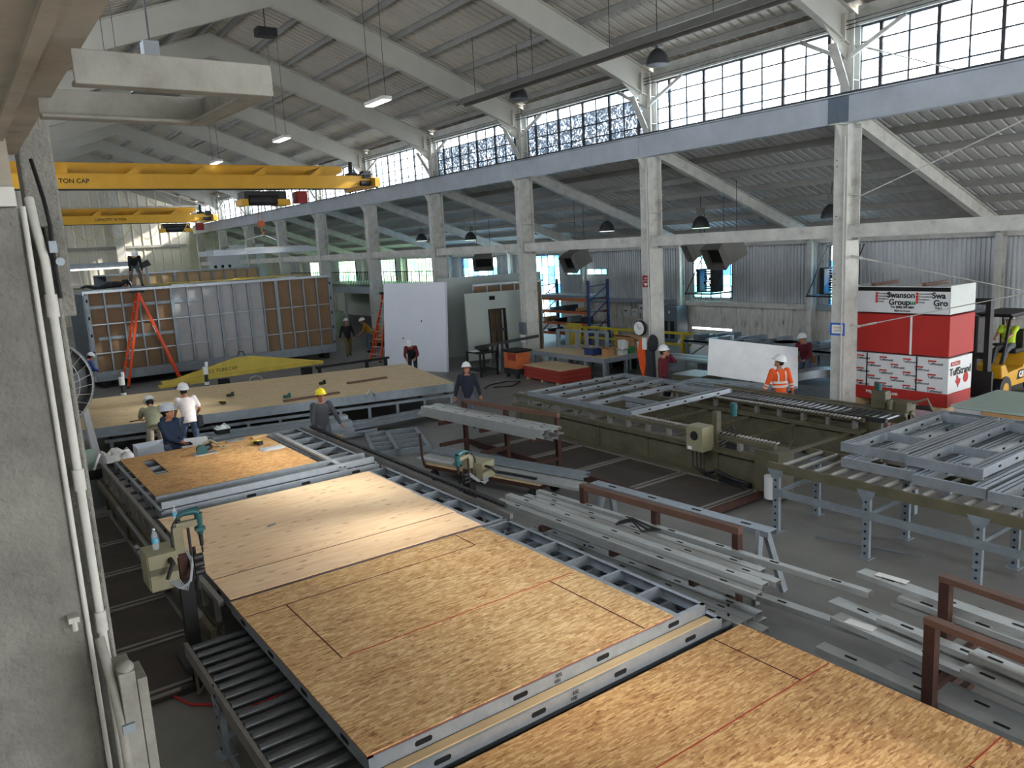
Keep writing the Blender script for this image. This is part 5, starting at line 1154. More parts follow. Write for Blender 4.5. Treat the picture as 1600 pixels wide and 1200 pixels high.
for j, wd in enumerate(('Accountability', 'Commitment', 'Excellence', 'Safety')):
    for y in (9.72, 10.75): txt('lettering', wd, .06, 'ink', (X0-.008, y-.03, 3.02-.068*j), (0, -1, 0), (0, 0, 1), t, .002, 'LEFT'); MB().box(X0-.009, X0-.001, y-.01, y+.05, 2.99-.068*j, 3.05-.068*j).build('red_initial', 'ink_red', t)
for k in range(3): MB().prism([(X0-.009, 9.92-.05*k, 2.75), (X0-.009, 9.87-.05*k, 2.75), (X0-.009, 9.895-.05*k, 2.85)], (.004, 0, 0)).build('tree_mark', 'ink_green', t)
for y in (9.6, 10.9): MB().cbox(((X0+X1)/2, y, 3.24), 1.2, .09, .08).build('batten', 'rust_top', label='grey batten on top of the white-lettered pack, %s one' % ('nearer' if y < 10 else 'farther'), cat='batten', group='battens on the tall stack')
t = pack('lumber_pack', 'plain red pack strapped in white, second from the top of the tall stack', 1.5, 2.49, 'red_wrap', X0+.03, X1+.06)
for y in (9.85, 11.4): MB().box(X0+.02, X0+.028, y, y+.05, 1.5, 2.49).build('strap', 'paper_white', t)
t = pack('panel_pack', 'white pack with rows of small red print, second from floor in tall stack', .58, 1.46, 'wrap_white', X0+.05, X1+.02)
random.seed(8)
for r in range(5):
    for c in range(4):
        y = 11.3-.62*c-.3*(r % 2); z = 1.36-.17*r
        if y < 9.3: continue
        txt('lettering', 'TuffStrand', .085, 'ink', (X0+.042, y, z-.05), (0, -1, 0), (0, 0, 1), t, .002, 'LEFT', .0); MB().box(X0+.041, X0+.046, y-.2, y, z, z+.035).build('red_tab', 'ink_red', t)
txt('lettering', 'TuffStrand', .26, 'ink', (X0+.66, YA-.008, 1.1), (1, 0, 0), (0, 0, 1), t, .002, 'CENTER', .003); MB().box(X0+.16, X0+.62, YA-.01, YA-.001, 1.26, 1.36).build('red_tab', 'ink_red', t); txt('lettering', 'RoyOMartin', .07, 'paper_white', (X0+.39, YA-.012, 1.31), (1, 0, 0), (0, 0, 1), t, .001)
MB().prism([(X0+.4, YA-.006, .86), (X0+.47, YA-.006, .9), (X0+.47, YA-.006, 1.0), (X0+.55, YA-.006, 1.0), (X0+.56, YA-.006, .93), (X0+.68, YA-.006, .9), (X0+.67, YA-.006, .82), (X0+.58, YA-.006, .74), (X0+.55, YA-.006, .68), (X0+.5, YA-.006, .78)], (0, .004, 0)).build('state_mark', 'ink_red', t)
MB().cyl((X0+.95, YA-.006, .9), (X0+.95, YA-.001, .9), .13, n=28).build('round_mark', 'ink_red', t)
for y in (9.7, 11.0): MB().box(X0+.04, X0+.047, y, y+.03, .585, 1.46).build('strap', 'ink', t)
t = pack('panel_pack', 'red printed base of the white pack at the bottom of the tall stack', .24, .575, 'red_wrap', X0+.05, X1+.02)
txt('lettering', 'royomartin.com', .13, 'paper_white', (X0+.042, 10.6, .45), (0, -1, 0), (0, 0, 1), t, .002, 'CENTER', .004)
for y in (9.2, 10.2, 11.3): MB().box(X0, X1, y-.05, y+.05, .0, .235).build('dunnage_block', 'pine', label='timber dunnage under the tall stack, %s' % {9.2: 'nearest', 10.2: 'middle', 11.3: 'farthest'}[y], cat='dunnage', group='dunnage under the tall stack')
MB().box(16.3, 18.0, 8.3, 10.0, 0, .45).build('wrapped_bundle', 'plastic_purple', label='low bundle under pinkish plastic film before the tall lumber stack', cat='bundle', bevel=.05)
MB().box(15.9, 17.8, 6.9, 8.2, 0, .5).build('wrapped_bundle', 'film', label='low bundle under grey plastic film beside the pinkish one', cat='bundle', bevel=.05)
MB().cyl((16.2, 8.7, 0), (16.2, 8.7, 1.1), .03, n=8).build('stake', 'pine', label='yellowish wooden stake standing before the pinkish bundle', cat='stake')
t = thing('drywall_stack', 'pale green board stack partly wrapped in film behind the wall frames', 'board stack', (18.8, 6.6, 0))
MB().box(18.05, 20.3, 5.8, 8.2, .12, .60).build('boards', 'film', t, bevel=.02); MB().box(18.0, 20.35, 5.75, 8.25, .60, .64).build('top_sheet', 'tarp_green', t); MB().box(18.03, 18.05, 6.6, 7.6, .15, .58).build('cardboard_corner', 'cardboard', t)
MB().box(18.2, 18.4, 5.9, 8.1, 0, .12).box(19.9, 20.1, 5.9, 8.1, 0, .12).build('runner', 'pine', t)
# forklift
t = thing('forklift', 'yellow forklift with black overhead guard at the right edge, driver aboard', 'forklift', (23.0, 9.3, 0))
MB().prism([(21.9, 8.75, .35), (24.2, 8.75, .35), (24.3, 8.75, .6), (24.3, 8.75, 1.1), (23.3, 8.75, 1.15), (23.1, 8.75, .8), (22.2, 8.75, .75), (22.0, 8.75, 1.0), (21.75, 8.75, .98)], (0, 1.1, 0)).build('body', 'cat_yellow', t, bevel=.03)
MB().prism([(22.7, 8.74, .5), (23.9, 8.74, .5), (23.9, 8.74, .74), (22.8, 8.74, .74)], (0, .012, 0)).build('decal_plate', 'ink', t)
txt('lettering', 'CAT', .2, 'paper_white', (22.82, 8.735, .62), (1, 0, 0), (0, 0, 1), t, .003, 'LEFT', .012); MB().prism([(22.95, 8.73, .53), (23.2, 8.73, .53), (23.07, 8.73, .64)], (0, .003, 0)).build('triangle_mark', 'cat_yellow', t)
for x, r in ((22.0, .34), (23.9, .28)):
    for y in (8.72, 9.68): w = MB().cyl((x, y, r), (x, y+.22, r), r, n=28).build('wheel', 'black', t, smooth=True); MB().cyl((x, y-.01, r), (x, y+.05, r), r*.5, n=18).build('hub', 'cat_yellow', w)
for y in (8.95, 9.55): MB().box(21.3, 21.5, y-.06, y+.06, .1, 2.75).build('mast', 'black', t)
MB().box(21.32, 21.48, 8.9, 9.6, 2.6, 2.75).box(21.32, 21.48, 8.9, 9.6, 1.2, 1.35).cyl((21.4, 9.25, .3), (21.4, 9.25, 2.3), .06, n=10).build('mast_cross', 'black', t)
MB().box(21.22, 21.3, 8.75, 9.75, .2, .9).build('carriage', 'black', t)
for y in (8.95, 9.5): MB().box(20.75, 21.25, y-.06, y+.06, .08, .13).build('fork', 'dark_steel', t)
for y in (8.85, 9.65):
    MB().tube([(22.0, y, .95), (22.35, y, 2.1), (22.5, y, 2.2), (23.9, y, 2.2)], .045, 8).build('guard_post', 'black', t, smooth=True); MB().tube([(23.9, y, 2.2), (24.1, y, 1.1)], .04, 8).build('guard_post', 'black', t, smooth=True)
for k in range(6): MB().box(22.45+.27*k, 22.53+.27*k, 8.85, 9.65, 2.17, 2.23).build('guard_bar', 'black', t)
MB().box(22.3, 23.95, 8.8, 9.7, 2.23, 2.27).build('guard_top', 'black', t)
MB().box(23.1, 23.6, 8.95, 9.55, 1.12, 1.25).box(23.5, 23.65, 8.95, 9.55, 1.2, 1.75).build('seat', 'black', t, bevel=.03)
MB().lathe([(.17, -.012), (.185, 0), (.17, .012), (.155, 0)], (22.62, 9.25, 1.42), 24).tube([(22.62, 9.25, 1.42), (22.4, 9.25, .9)], .03, 8).build('steering_wheel', 'black', t)
# ------------------------------------------------------------------ aisle: wall panels, racks, benches
MB().prism([(14.2, 28.9, 0), (15.4, 25.95, 0), (15.48, 25.78, 3.5), (14.32, 28.62, 3.5)], (.12, .05, 0)).build('wall_panel', 'panel_white', label='large plain white wall panel standing upright behind the platform', cat='wall panel')
for i, (q, z) in enumerate(((.62, 2.0), (.32, 1.3))):
    p = (V((14.2, 28.9, 0))*(1-q)+V((15.4, 25.95, 0))*q)*(1-z/3.5)+(V((14.32, 28.62, 0))*(1-q)+V((15.48, 25.78, 0))*q)*(z/3.5)
    MB().cyl(p+V((-.02, -.01, z)), p+V((.03, .012, z)), .03, n=10).build('hole_plug', 'slot', label='small dark hole in the white wall panel, %s' % ('upper', 'lower')[i], cat='hole', group='holes in the white panel')
def greenwall(label, p, q, z0, z1, lean, mat, door=None, hole=None):
    t = thing('wall_panel', label, 'wall panel', ((p[0]+q[0])/2, (p[1]+q[1])/2, 0))
    L = (V((*q, 0))-V((*p, 0))).length; ang = math.atan2(q[1]-p[1], q[0]-p[0])
    Mx = Matrix.Translation((p[0], p[1], 0)) @ Matrix.Rotation(ang, 4, 'Z') @ Matrix.Rotation(lean, 4, 'X')
    if door:
        a, b, h = door; mb = MB().box(0, a, 0, .14, z0, z1).box(b, L, 0, .14, z0, z1).box(a, b, 0, .14, h, z1)
        mb.xf(Mx).build('facing', mat, t)
        MB().box(a-.02, a+.04, -.005, .16, z0, h).box(b-.04, b+.02, -.005, .16, z0, h).box(a, b, -.005, .16, h-.05, h+.01).xf(Mx).build('door_jamb', 'black', t)
        MB().box(a, b, .04, .1, 1.35, 1.45).box(a+.3, a+.34, .04, .1, z0, h).box(a, b, .04, .1, .55, .6).xf(Mx).build('door_bracing', 'dark_steel', t)
    else: MB().box(0, L, 0, .14, z0, z1).xf(Mx).build('facing', mat, t)
    if hole: a, b, c, d = hole; MB().box(a, b, -.004, .02, c, d).xf(Mx).build('cutout', 'slot', t)
    return t
greenwall('pale green wall panel with a door opening, leaning in front', (16.65, 26.2), (19.3, 25.6), .25, 2.95, -.06, 'panel_green', (.98, 1.72, 2.25), (1.05, 1.3, 2.62, 2.78))
greenwall('taller pale green wall panel standing at the back with stud strip in front', (17.3, 29.4), (22.2, 28.4), .0, 3.5, -.02, 'panel_green')
t = thing('stud_strip', 'low brown-boarded stud frame showing above the pale green panel', 'wall frame', (20, 27.6, 0))
for k in range(6): MB().box(17.9+.62*k, 17.96+.62*k, 27.6-.13*k, 27.66-.13*k, 0, 3.2).build('stud', 'galv', t)
MB().prism([(17.95, 27.7, .1), (21.1, 27.04, .1), (21.1, 27.04, 3.1), (17.95, 27.7, 3.1)], (.02, .04, 0)).build('board', 'gypsum_brown', t); MB().bar((17.9, 27.62, 3.18), (21.1, 26.95, 3.18), .1, .08).build('top_track', 'galv', t)
MB().cbox((20.4, 24.2, .75), .06, .9, 1.5, (0, .12, 0)).build('board', 'pale_yellow', label='cream board leaning beside the second column', cat='board')
t = thing('work_table', 'small black steel table with dark bag beside the white wall panel', 'table', (16.9, 26.0, 0)) if 0 else thing('work_table', 'small black steel table beside the white wall panel', 'table', (15.9, 24.3, 0))
MB().box(15.5, 16.35, 23.7, 24.7, .86, .9).build('table_top', 'black', t)
for x in (15.55, 16.3):
    for y in (23.75, 24.65): MB().box(x-.03, x+.03, y-.03, y+.03, 0, .86).build('leg', 'black', t)
MB().box(15.55, 16.3, 23.75, 24.65, .2, .24).build('lower_shelf', 'black', t)
MB().ell((16.0, 24.2, 1.0), .22, .28, .13, 14, 8).build('tool_bag', 'blackcloth', label='black bag lying on the small black table', cat='bag', smooth=True)
MB().box(15.6, 15.95, 24.2, 24.6, .9, .915).build('clipboard', 'paper_white', label='white sheet on the small black table', cat='paper')
t = thing('support_stand', 'grey steel roller stand with splayed legs between black table and orange cart', 'stand', (16.9, 24.3, 0))
for p in ((16.5, 23.9), (17.2, 24.0), (16.6, 24.8), (17.3, 24.8)): MB().bar((16.9+(p[0]-16.9)*.3, 24.35+(p[1]-24.35)*.3, 1.05), (*p, 0), .06, .06).build('leg', 'galv_dull', t)
MB().bar((15.9, 24.6, 1.0), (18.4, 23.9, 1.22), .12, .1).build('beam', 'dark_steel', t)
t = thing('tool_cart', 'orange welder cart with black top at the foot of the second column', 'cart', (16.4, 22.7, 0))
MB().box(16.15, 16.75, 22.3, 23.1, .35, .95).build('cabinet', 'rack_orange', t, bevel=.02); MB().box(16.1, 16.8, 22.25, 23.15, .95, 1.03).build('top', 'black', t); MB().box(16.14, 16.15, 22.35, 22.85, .65, .9).build('faded_panel', 'red_edge', t)
MB().box(16.15, 16.75, 22.3, 23.1, .15, .35).build('base', 'dark_steel', t)
for y in (22.4, 23.0):
    for x in (16.25, 16.65): MB().cyl((x-.03, y, .08), (x+.03, y, .08), .08, n=16).build('wheel', 'black', t)
MB().tube([(14.6, 21.6, .02), (15.2, 21.3, .02), (15.9, 21.8, .02), (15.6, 22.2, .02), (14.8, 22.1, .02), (14.3, 21.7, .02)], .018, 6).build('floor_cable', 'black', label='black cable looped on the floor before the orange cart', cat='cable')
# red edged board stack
t = thing('board_stack', 'low red-edged board stack with brown top on the floor by the second column', 'board stack', (17.2, 21.5, 0))
R2 = Matrix.Translation((16.25, 19.95, 0)) @ Matrix.Rotation(math.radians(-3), 4, 'Z')
for k in range(3): MB().box(.0, 1.25+.02, 0, 2.25, .08+.14*k, .21+.14*k).xf(R2).build('red_bundle', 'red_edge', t)
MB().box(-.01, 1.24, .02, 2.25, .495, .515).xf(R2).build('top_sheet', 'ply2', t)
for y in (.2, 1.1, 2.0): MB().box(0, 1.25, y, y+.1, 0, .08).xf(R2).build('runner', 'pine', t)
# steel bench before the blue rack
t = thing('assembly_bench', 'grey steel stud bench with boxes on it before the blue pallet rack', 'bench', (18.7, 21.3, 0))
MB().box(17.7, 19.9, 19.4, 23.4, .62, .78).build('top_frame', 'galv_dull', t); MB().box(17.74, 19.85, 19.45, 23.35, .78, .79).build('top_sheet', 'ply2', t)
for x in (17.76, 18.75, 19.85):
    for y in (19.45, 20.4, 21.4, 22.4, 23.35): MB().box(x-.05, x+.05, y-.05, y+.05, 0, .62).build('leg', 'galv_dull', t)
t = thing('window_frame', 'open steel stud frame standing on the grey bench', 'frame', (18.8, 23.0, .79))
for k in range(6): MB().box(18.9+.05*k-.05, 18.9+.05*k+.05, 23.3-.5*k-.05, 23.3-.5*k+.05, .8, 1.4).build('stud', 'galv_dull', t)
MB().bar((18.9, 23.35, 1.44), (19.15, 20.75, 1.44), .1, .08).build('track', 'galv_dull', t); MB().bar((18.9, 23.35, .83), (19.15, 20.75, .83), .1, .06).build('track', 'galv_dull', t)
for i, (x, y, s_, h, m, l) in enumerate(((18.2, 20.5, .45, .2, 'rack_blue', 'blue carton with open flaps on the grey bench'), (18.35, 19.9, .3, .22, 'cardboard', 'brown carton on the front corner of the grey bench'), (18.7, 20.2, .3, .2, 'cardboard', 'second brown carton on the grey bench, behind the front one'),
    (19.0, 19.75, .28, .42, 'plastic_white', 'white bucket at the right end of the grey bench'), (19.3, 20.2, .3, .4, 'plastic_white', 'white bucket behind the green tub on the grey bench'), (19.25, 19.7, .32, .2, 'ink_green', 'green tub on the grey bench'), (18.75, 19.6, .26, .16, 'wrap_grey', 'pale bag on the right end of the grey bench'), (19.6, 19.6, .22, .36, 'plastic_white', 'white drum at the far right corner of the grey bench'))):
    if m in ('plastic_white', 'ink_green'): MB().lathe([(s_*.42, 0), (s_*.5, h), (s_*.46, h), (s_*.4, h*.9)], (x, y, .792), 18).build('bucket', m, label=l, cat='bucket', smooth=True)
    else:
        mb = MB().box(x-s_/2, x+s_/2, y-s_/2, y+s_/2, .792, .792+h); mb.prism([(x-s_/2, y-s_/2, .79+h), (x-s_*.8, y-s_/2, .86+h), (x-s_*.8, y+s_/2, .86+h), (x-s_/2, y+s_/2, .79+h)], (0, 0, .008)).prism([(x-s_/2, y-s_/2, .79+h), (x-s_/2, y-s_*.8, .86+h), (x+s_/2, y-s_*.8, .86+h), (x+s_/2, y-s_/2, .79+h)], (0, 0, .008)); mb.build('carton', m, label=l, cat='carton')
t = thing('cardboard_box', 'large open cardboard box behind the grey bench', 'carton', (20.6, 21.2, 0))
MB().box(20.3, 21.0, 20.6, 21.6, .7, 1.15).build('box_body', 'cardboard', t); MB().prism([(20.3, 20.6, 1.15), (20.0, 20.6, 1.25), (20.0, 21.6, 1.25), (20.3, 21.6, 1.15)], (0, 0, .01)).prism([(20.3, 20.6, 1.15), (20.3, 20.2, 1.0), (21.0, 20.2, 1.0), (21.0, 20.6, 1.15)], (0, 0, .01)).build('flap', 'cardboard', t)
MB().box(20.2, 21.2, 20.4, 22.2, 0, .7).build('pallet_crate', 'dark_steel', label='dark crate under the large open cardboard box', cat='crate')
# blue and orange pallet rack
t = thing('pallet_rack', 'blue pallet rack with orange beams and shelves of scrap', 'rack', (24.6, 29, 0))
for x in (23.7, 24.9):
    for y in (26.9, 30.6): MB().box(x-.05, x+.05, y-.05, y+.05, 0, 2.98).build('upright', 'rack_blue', t)
for y in (26.9, 30.6):
    for a, b in ((.4, 1.2), (1.2, 2.0), (2.0, 2.7)): MB().bar((23.7, y, a), (24.9, y, b), .04, .04).build('brace', 'rack_blue', t)
    MB().bar((23.7, y, 2.7), (24.9, y, 2.75), .04, .04).build('brace', 'rack_blue', t)
for z in (.45, .95, 1.5, 2.1):
    for x in (23.66, 24.94): MB().box(x-.03, x+.03, 26.95, 30.55, z-.06, z+.06).build('beam', 'rack_orange', t)
    MB().box(23.7, 24.9, 26.95, 30.55, z+.02, z+.05).build('shelf', 'dark_steel', t)
random.seed(12)
for k in range(11):
    z = (.5, 1.0, 1.55)[k % 3]; y = 27.2+.3*k; h = .12+.2*random.random()
    MB().cbox((24.2, y+.1, z+.003+h/2), .5+.4*random.random(), .25, h, (0, 0, 0)).build('stored_part', ['galv_dull', 'dark_steel', 'cardboard', 'black'][k % 4], label='%s item stored on the blue rack, %s shelf, %s from the near end' % (['grey', 'dark', 'brown', 'black'][k % 4], ('bottom', 'middle', 'upper')[k % 3], ORD[k]), cat='stored part', group='things on the blue pallet rack')
MB().box(23.6, 24.9, 27.0, 30.4, 2.17, 2.3).build('grey_sheet', 'galv_dull', label='long grey sheet lying on the top beams of the blue rack', cat='sheet') 
# yellow rail, electrical boxes, cabinet
t = thing('guard_rail', 'yellow guard rail in front of the electrical boxes', 'rail', (24.5, 24, 0))
MB().bar((23.0, 26.8, .95), (23.4, 20.6, .95), .1, .1).bar((23.0, 26.8, .5), (23.4, 20.6, .5), .08, .08).build('rail_bar', 'rail_yellow', t)
for y in (26.6, 24.6, 22.6, 20.8): MB().box(23.1, 23.25, y-.05, y+.05, 0, .98).build('post', 'rail_yellow', t)
random.seed(21)
EB = [(28.3, .95, .35, .5), (27.7, 1.0, .3, .35), (27.2, 1.15, .4, .45), (26.75, 1.0, .35, .6), (26.3, 1.1, .3, .5), (27.4, .35, .4, .5), (26.9, .3, .3, .55), (26.4, .4, .4, .4), (25.95, .3, .35, .5), (25.9, 1.0, .3, .45)]
for i, (y, z, w, h) in enumerate(EB):
    t = thing('electrical_box', 'pale grey electrical box on the aisle wall, %s row, %s from the left' % ('upper' if z > .8 else 'lower', ORD[[e[0] for e in sorted([q for q in EB if (q[1] > .8) == (z > .8)], key=lambda q: -q[0])].index(y)]), 'electrical box', (27.5, y, z), 'electrical boxes by the rack')
    MB().box(27.38, 27.595, y-w/2, y+w/2, z, z+h).build('case', 'plastic_white', t); MB().box(27.37, 27.38, y-w*.2, y+w*.2, z+h*.5, z+h*.62).build('plate', 'ink', t)
    MB().cyl((27.5, y, z+h), (27.5, y, 1.6), .02, n=6).build('conduit', 'plastic_grey', t)
t = thing('metal_cabinet', 'dark grey metal cabinet with narrow windows standing at the aisle wall', 'cabinet', (27.0, 24.65, 0))
MB().box(26.6, 27.3, 24.2, 25.2, 0, 1.62).build('body', 'locker', t, bevel=.01)
for y in (24.5, 24.9): MB().box(26.59, 26.6, y-.12, y+.12, .15, .95).build('vent', 'ink', t)
MB().box(26.59, 26.6, 24.64, 24.72, 1.3, 1.42).build('sticker', 'paper_white', t)
# offcut bench along the aisle wall
t = thing('offcut_bench', 'long steel bench covered with grey metal offcuts along the aisle wall', 'bench', (23.6, 17.6, 0))
MB().box(22.8, 24.6, 14.0, 20.45, .74, .8).build('bench_top', 'galv_dull', t); MB().box(22.8, 22.84, 14.0, 20.45, .66, .8).build('front_edge', 'rail_yellow' if 0 else 'galv_dull', t)
for y in (14.2, 15.7, 17.3, 18.8, 20.3):
    for x in (22.85, 24.5): MB().box(x-.05, x+.05, y-.05, y+.05, 0, .74).build('leg', 'galv_dull', t)
    MB().bar((22.85, y, .1), (24.5, y, .7), .04, .04).build('brace', 'galv_dull', t)
random.seed(31)
for k in range(22):
    y = 14.2+.285*k; x = 23.2+.75*(k % 2)+.1*random.random(); h = .06+.16*random.random()
    MB().cbox((x, y, .803+h/2+.0),   .62, .25, h, (0, 0, .12*(random.random()-.5))).build('metal_offcut', ['galv', 'galv_dull', 'locker'][k % 3], label='%s offcut stack on the long aisle bench, %s row, %s from the near end' % (['bright', 'grey', 'dark'][k % 3], 'rear' if k % 2 else 'front', ORD[k//2]), cat='offcut', group='offcuts on the long aisle bench')
# stock on low trestles between bench and column
t = thing('track_stack', 'low stack of long tracks on trestles behind the maroon-shirted man', 'stack', (20.5, 16.5, 0))
for k in range(4): MB().chan((20.05+.28*k, 15.4, .62), (19.95+.28*k, 19.2, .62), .26, .06, .006).build('track', 'galv' if k % 2 else 'galv_dull', t)
for y in (15.6, 17.2, 18.9): MB().box(19.8, 21.1, y-.05, y+.05, 0, .56).build('trestle', 'galv_dull', t)
# bright sheet metal propped up, with sheets beneath
def quad_slab(name, pts, th, mat, label, cat, parent=None):
    a, b, c, d = [V(p) for p in pts]; n = (b-a).cross(d-a).normalized()*th
    return MB().prism([a, b, c, d], n).build(name, mat, parent, label=label, cat=cat)
quad_slab('metal_sheet', [(16.55, 14.0, .95), (18.35, 12.4, .50), (18.85, 12.75, 1.52), (17.05, 14.35, 1.88)], .01, 'bright_sheet', 'large bright sheet of metal propped up before the man in orange', 'metal sheet')
MB().bar((17.8, 13.5, 0), (17.85, 13.55, 1.2), .06, .06).bar((18.6, 12.8, 0), (18.65, 12.85, .8), .06, .06).build('prop', 'dark_steel', label='dark prop holding up the bright metal sheet', cat='prop')
t = thing('sheet_table', 'low table with grey slotted sheets before the bright metal sheet', 'table', (16.4, 12.9, 0))
MB().prism([(16.0, 14.6, .72), (16.5, 11.7, .72), (17.3, 11.7, .72), (16.8, 14.6, .72)], (0, 0, .06)).build('table_top', 'galv_dull', t)
for p in ((16.1, 14.4), (16.6, 11.9), (16.7, 14.4), (17.1, 11.9)): MB().box(p[0]-.04, p[0]+.04, p[1]-.04, p[1]+.04, 0, .72).build('leg', 'galv_dull', t)
mb = MB(); mb.chan((16.15, 14.2, .84), (16.6, 11.4, .84), .3, .06, .006); slots_on(mb, (16.15, 14.2, .84), (16.6, 11.4, .84), 4, (0, 0, 1), .16, .05); mb.build('slotted_track', ['galv_dull', 'slot'], label='wide grey slotted track lying on the low table left of the man in orange', cat='track')
quad_slab('metal_sheet', [(18.2, 15.9, .70), (17.2, 15.9, .70), (17.3, 14.9, .70), (18.3, 14.9, .70)], -.02, 'galv', 'small bright sheet lying right of the maroon-shirted man', 'metal sheet'); MB().box(17.25, 18.25, 14.9, 15.9, 0, .68).build('bin_block', 'olive', label='olive block carrying the small bright sheet', cat='block')
t = thing('metal_drum', 'tall grey sheet-metal drum standing behind the bright sheet', 'drum', (21.5, 14.4, 0)); MB().cyl((21.4, 14.9, 0), (21.4, 14.9, 1.25), .38, n=28).build('shell', 'galv_dull', t, smooth=True); MB().lathe([(.385, 1.22), (.395, 1.25), (.36, 1.25)], (21.4, 14.9, 0), 28).build('rim', 'galv', t)
mb = MB()
pts = [V((19.0+.15*i, 13.0-.1*i, .5+.08*math.sin(i*.35))) for i in range(12)]
for a, b in zip(pts, pts[1:]): mb.add([a, b, b+V((0, 0, .22)), a+V((0, 0, .22)), a+V((.5, .35, 0)), b+V((.5, .35, 0)), b+V((.5, .35, .22)), a+V((.5, .35, .22))], [(0, 1, 2, 3), (3, 2, 6, 7), (7, 6, 5, 4), (4, 5, 1, 0)])
mb.build('curved_duct', 'galv', label='curved bright duct piece lying by the fourth column', cat='duct')
MB().box(19.2, 20.6, 11.7, 13.25, 0, .41).build('duct_platform', 'galv_dull', label='low grey platform under the curved duct piece', cat='platform')
# clothes and clipboard on the third column
mb = MB(); mb.prism([(17.98, 18.02, 1.5), (17.98, 17.94, 1.52), (17.98, 17.8, 1.45), (17.98, 17.72, .75), (17.98, 17.86, .2), (17.98, 18.02, .62), (17.98, 18.1, 1.0)], (.12, 0, 0)); mb.build('safety_jacket', 'hi_orange', label='orange safety jacket hanging on the column by the clock', cat='jacket', bevel=.02)
MB().prism([(17.95, 17.7, 1.2), (17.95, 17.42, 1.15), (17.95, 17.36, .1), (17.95, 17.72, .05)], (.16, 0, 0)).build('work_coat', 'cloth_dark', label='dark grey coat hanging on the column beside the orange jacket', cat='coat', bevel=.03)
MB().ell((18.05, 17.45, 1.42), .13, .2, .28, 12, 8).build('work_coat', 'cloth_dark', label='grey bundled jacket hanging high on the column above the dark coat', cat='coat', smooth=True)
MB().box(17.96, 17.985, 17.66, 17.86, 1.2, 1.58).build('clipboard', 'paper_white', label='white clipboard sheet hanging on the column beside the orange jacket', cat='clipboard')
MB().box(18.14, 18.17, 24.4, 24.7, .95, 1.25).build('clipboard', 'paper_white', label='white clipboard hanging on the second column by the orange cart', cat='clipboard')
MB().box(18.05, 18.17, 24.35, 24.65, 1.3, 1.75).build('breaker_box', 'locker', label='grey breaker box on the second column', cat='electrical box')
# mezzanine and back corner
t = thing('mezzanine', 'mezzanine deck with black railing before the green windows', 'mezzanine', (24.5, 47, 0))
MB().box(22.0, 27.0, 37.5, 60, 2.45, 2.65).build('deck', 'galv_dull', t); MB().box(21.95, 22.1, 37.5, 60, 2.2, 2.6).build('edge_beam', 'beam_paint', t)
for y in range(38, 60, 4): MB().box(21.98, 22.12, y-.08, y+.08, 0, 2.2).build('post', 'white_paint', t)
MB().box(21.98, 22.02, 37.5, 60, 3.56, 3.61).box(21.98, 22.02, 37.5, 60, 2.72, 2.76).build('rail', 'black', t)
for k in range(90): MB().box(21.985, 22.01, 37.6+k*.25, 37.62+k*.25, 2.65, 3.56).build('baluster', 'black', t)
MB().box(26.2, 26.3, 37.5, 60, 0, 2.45).build('partition', 'wrap_grey', label='pale partition under the mezzanine with panels and notices', cat='partition')
for i in range(7): MB().box(26.05, 26.2, 41+i*.7, 41.45+i*.7, .9+.25*(i % 2), 1.5+.2*(i % 3)).build('electrical_box', 'galv_dull', label='grey panel box on the partition under the mezzanine, %s from the near end' % ORD[i], cat='electrical box', group='boxes under the mezzanine')
t = thing('workbench', 'plywood workbench under the mezzanine beside the mustard-shirted man', 'bench', (18.6, 36.5, 0))
MB().box(17.3, 19.4, 36.2, 37.2, .82, .88).build('top', 'ply2', t); MB().box(17.4, 19.3, 36.3, 37.1, .2, .8).build('cabinet', 'cardboard', t); MB().box(17.35, 19.35, 36.25, 37.15, 0, .2).build('base', 'dark_steel', t)
for i, (x0, x1, y, z0, z1, m, l) in enumerate(((15.5, 17.2, 58, 3.2, 5.6, 'panel_white', 'white panel standing far back behind the columns, left one'), (17.6, 20.2, 60, 3.0, 5.9, 'panel_white', 'wide white panel far back with dark slots'), (15.3, 16.6, 56, 2.8, 4.1, 'wrap_white', 'white slotted cabinet far back by the maroon block'))):
    t = thing('partition_panel', l, 'panel', (x0, y, 0)); MB().box(x0, x1, y, y+.15, 0, z1).build('face', m, t)
    for k in range(3): MB().box(x0+.3+.5*k, x0+.5+.5*k, y-.01, y, z0+.3, z0+1.3).build('slot', 'ink', t)
MB().box(13.6, 14.9, 56, 56.6, 0, 4.1).build('maroon_block', 'rust', label='dark maroon block far back left of the white panels', cat='block')
MB().box(18.7, 18.9, 47, 60, 2.6, 2.66).box(18.7, 18.9, 47, 60, 3.3, 3.35).build('far_railing', 'black', label='black railing far back at right of the modules', cat='railing')
MB().box(2.35, 2.6, 36.0, 36.2, 0, 1.1).build('red_barrier', 'ladder_orange', label='small orange barrier left of the steel-framed module', cat='barrier')
# ------------------------------------------------------------------ people
def remeshed(mb, voxel, smooth=4):
    me = bpy.data.meshes.new('tmp'); me.from_pydata([tuple(p) for p in mb.v], [], mb.f); me.update()
    bm = bmesh.new(); bm.from_mesh(me); bmesh.ops.recalc_face_normals(bm, faces=bm.faces); bm.to_mesh(me); bm.free()
    o = bpy.data.objects.new('tmp', me); COL.objects.link(o)
    r = o.modifiers.new('r', 'REMESH'); r.mode = 'VOXEL'; r.voxel_size = voxel
    s_ = o.modifiers.new('s', 'SMOOTH'); s_.factor = .5; s_.iterations = smooth
    dg = bpy.context.evaluated_depsgraph_get(); dg.update()
    out = bpy.data.meshes.new_from_object(o.evaluated_get(dg)); bpy.data.objects.remove(o); bpy.data.meshes.remove(me)
    res = MB(); res.v = [v.co.copy() for v in out.vertices]; res.f = [list(p.vertices) for p in out.polygons]; res.m = [0]*len(res.f)
    bpy.data.meshes.remove(out)
    return res
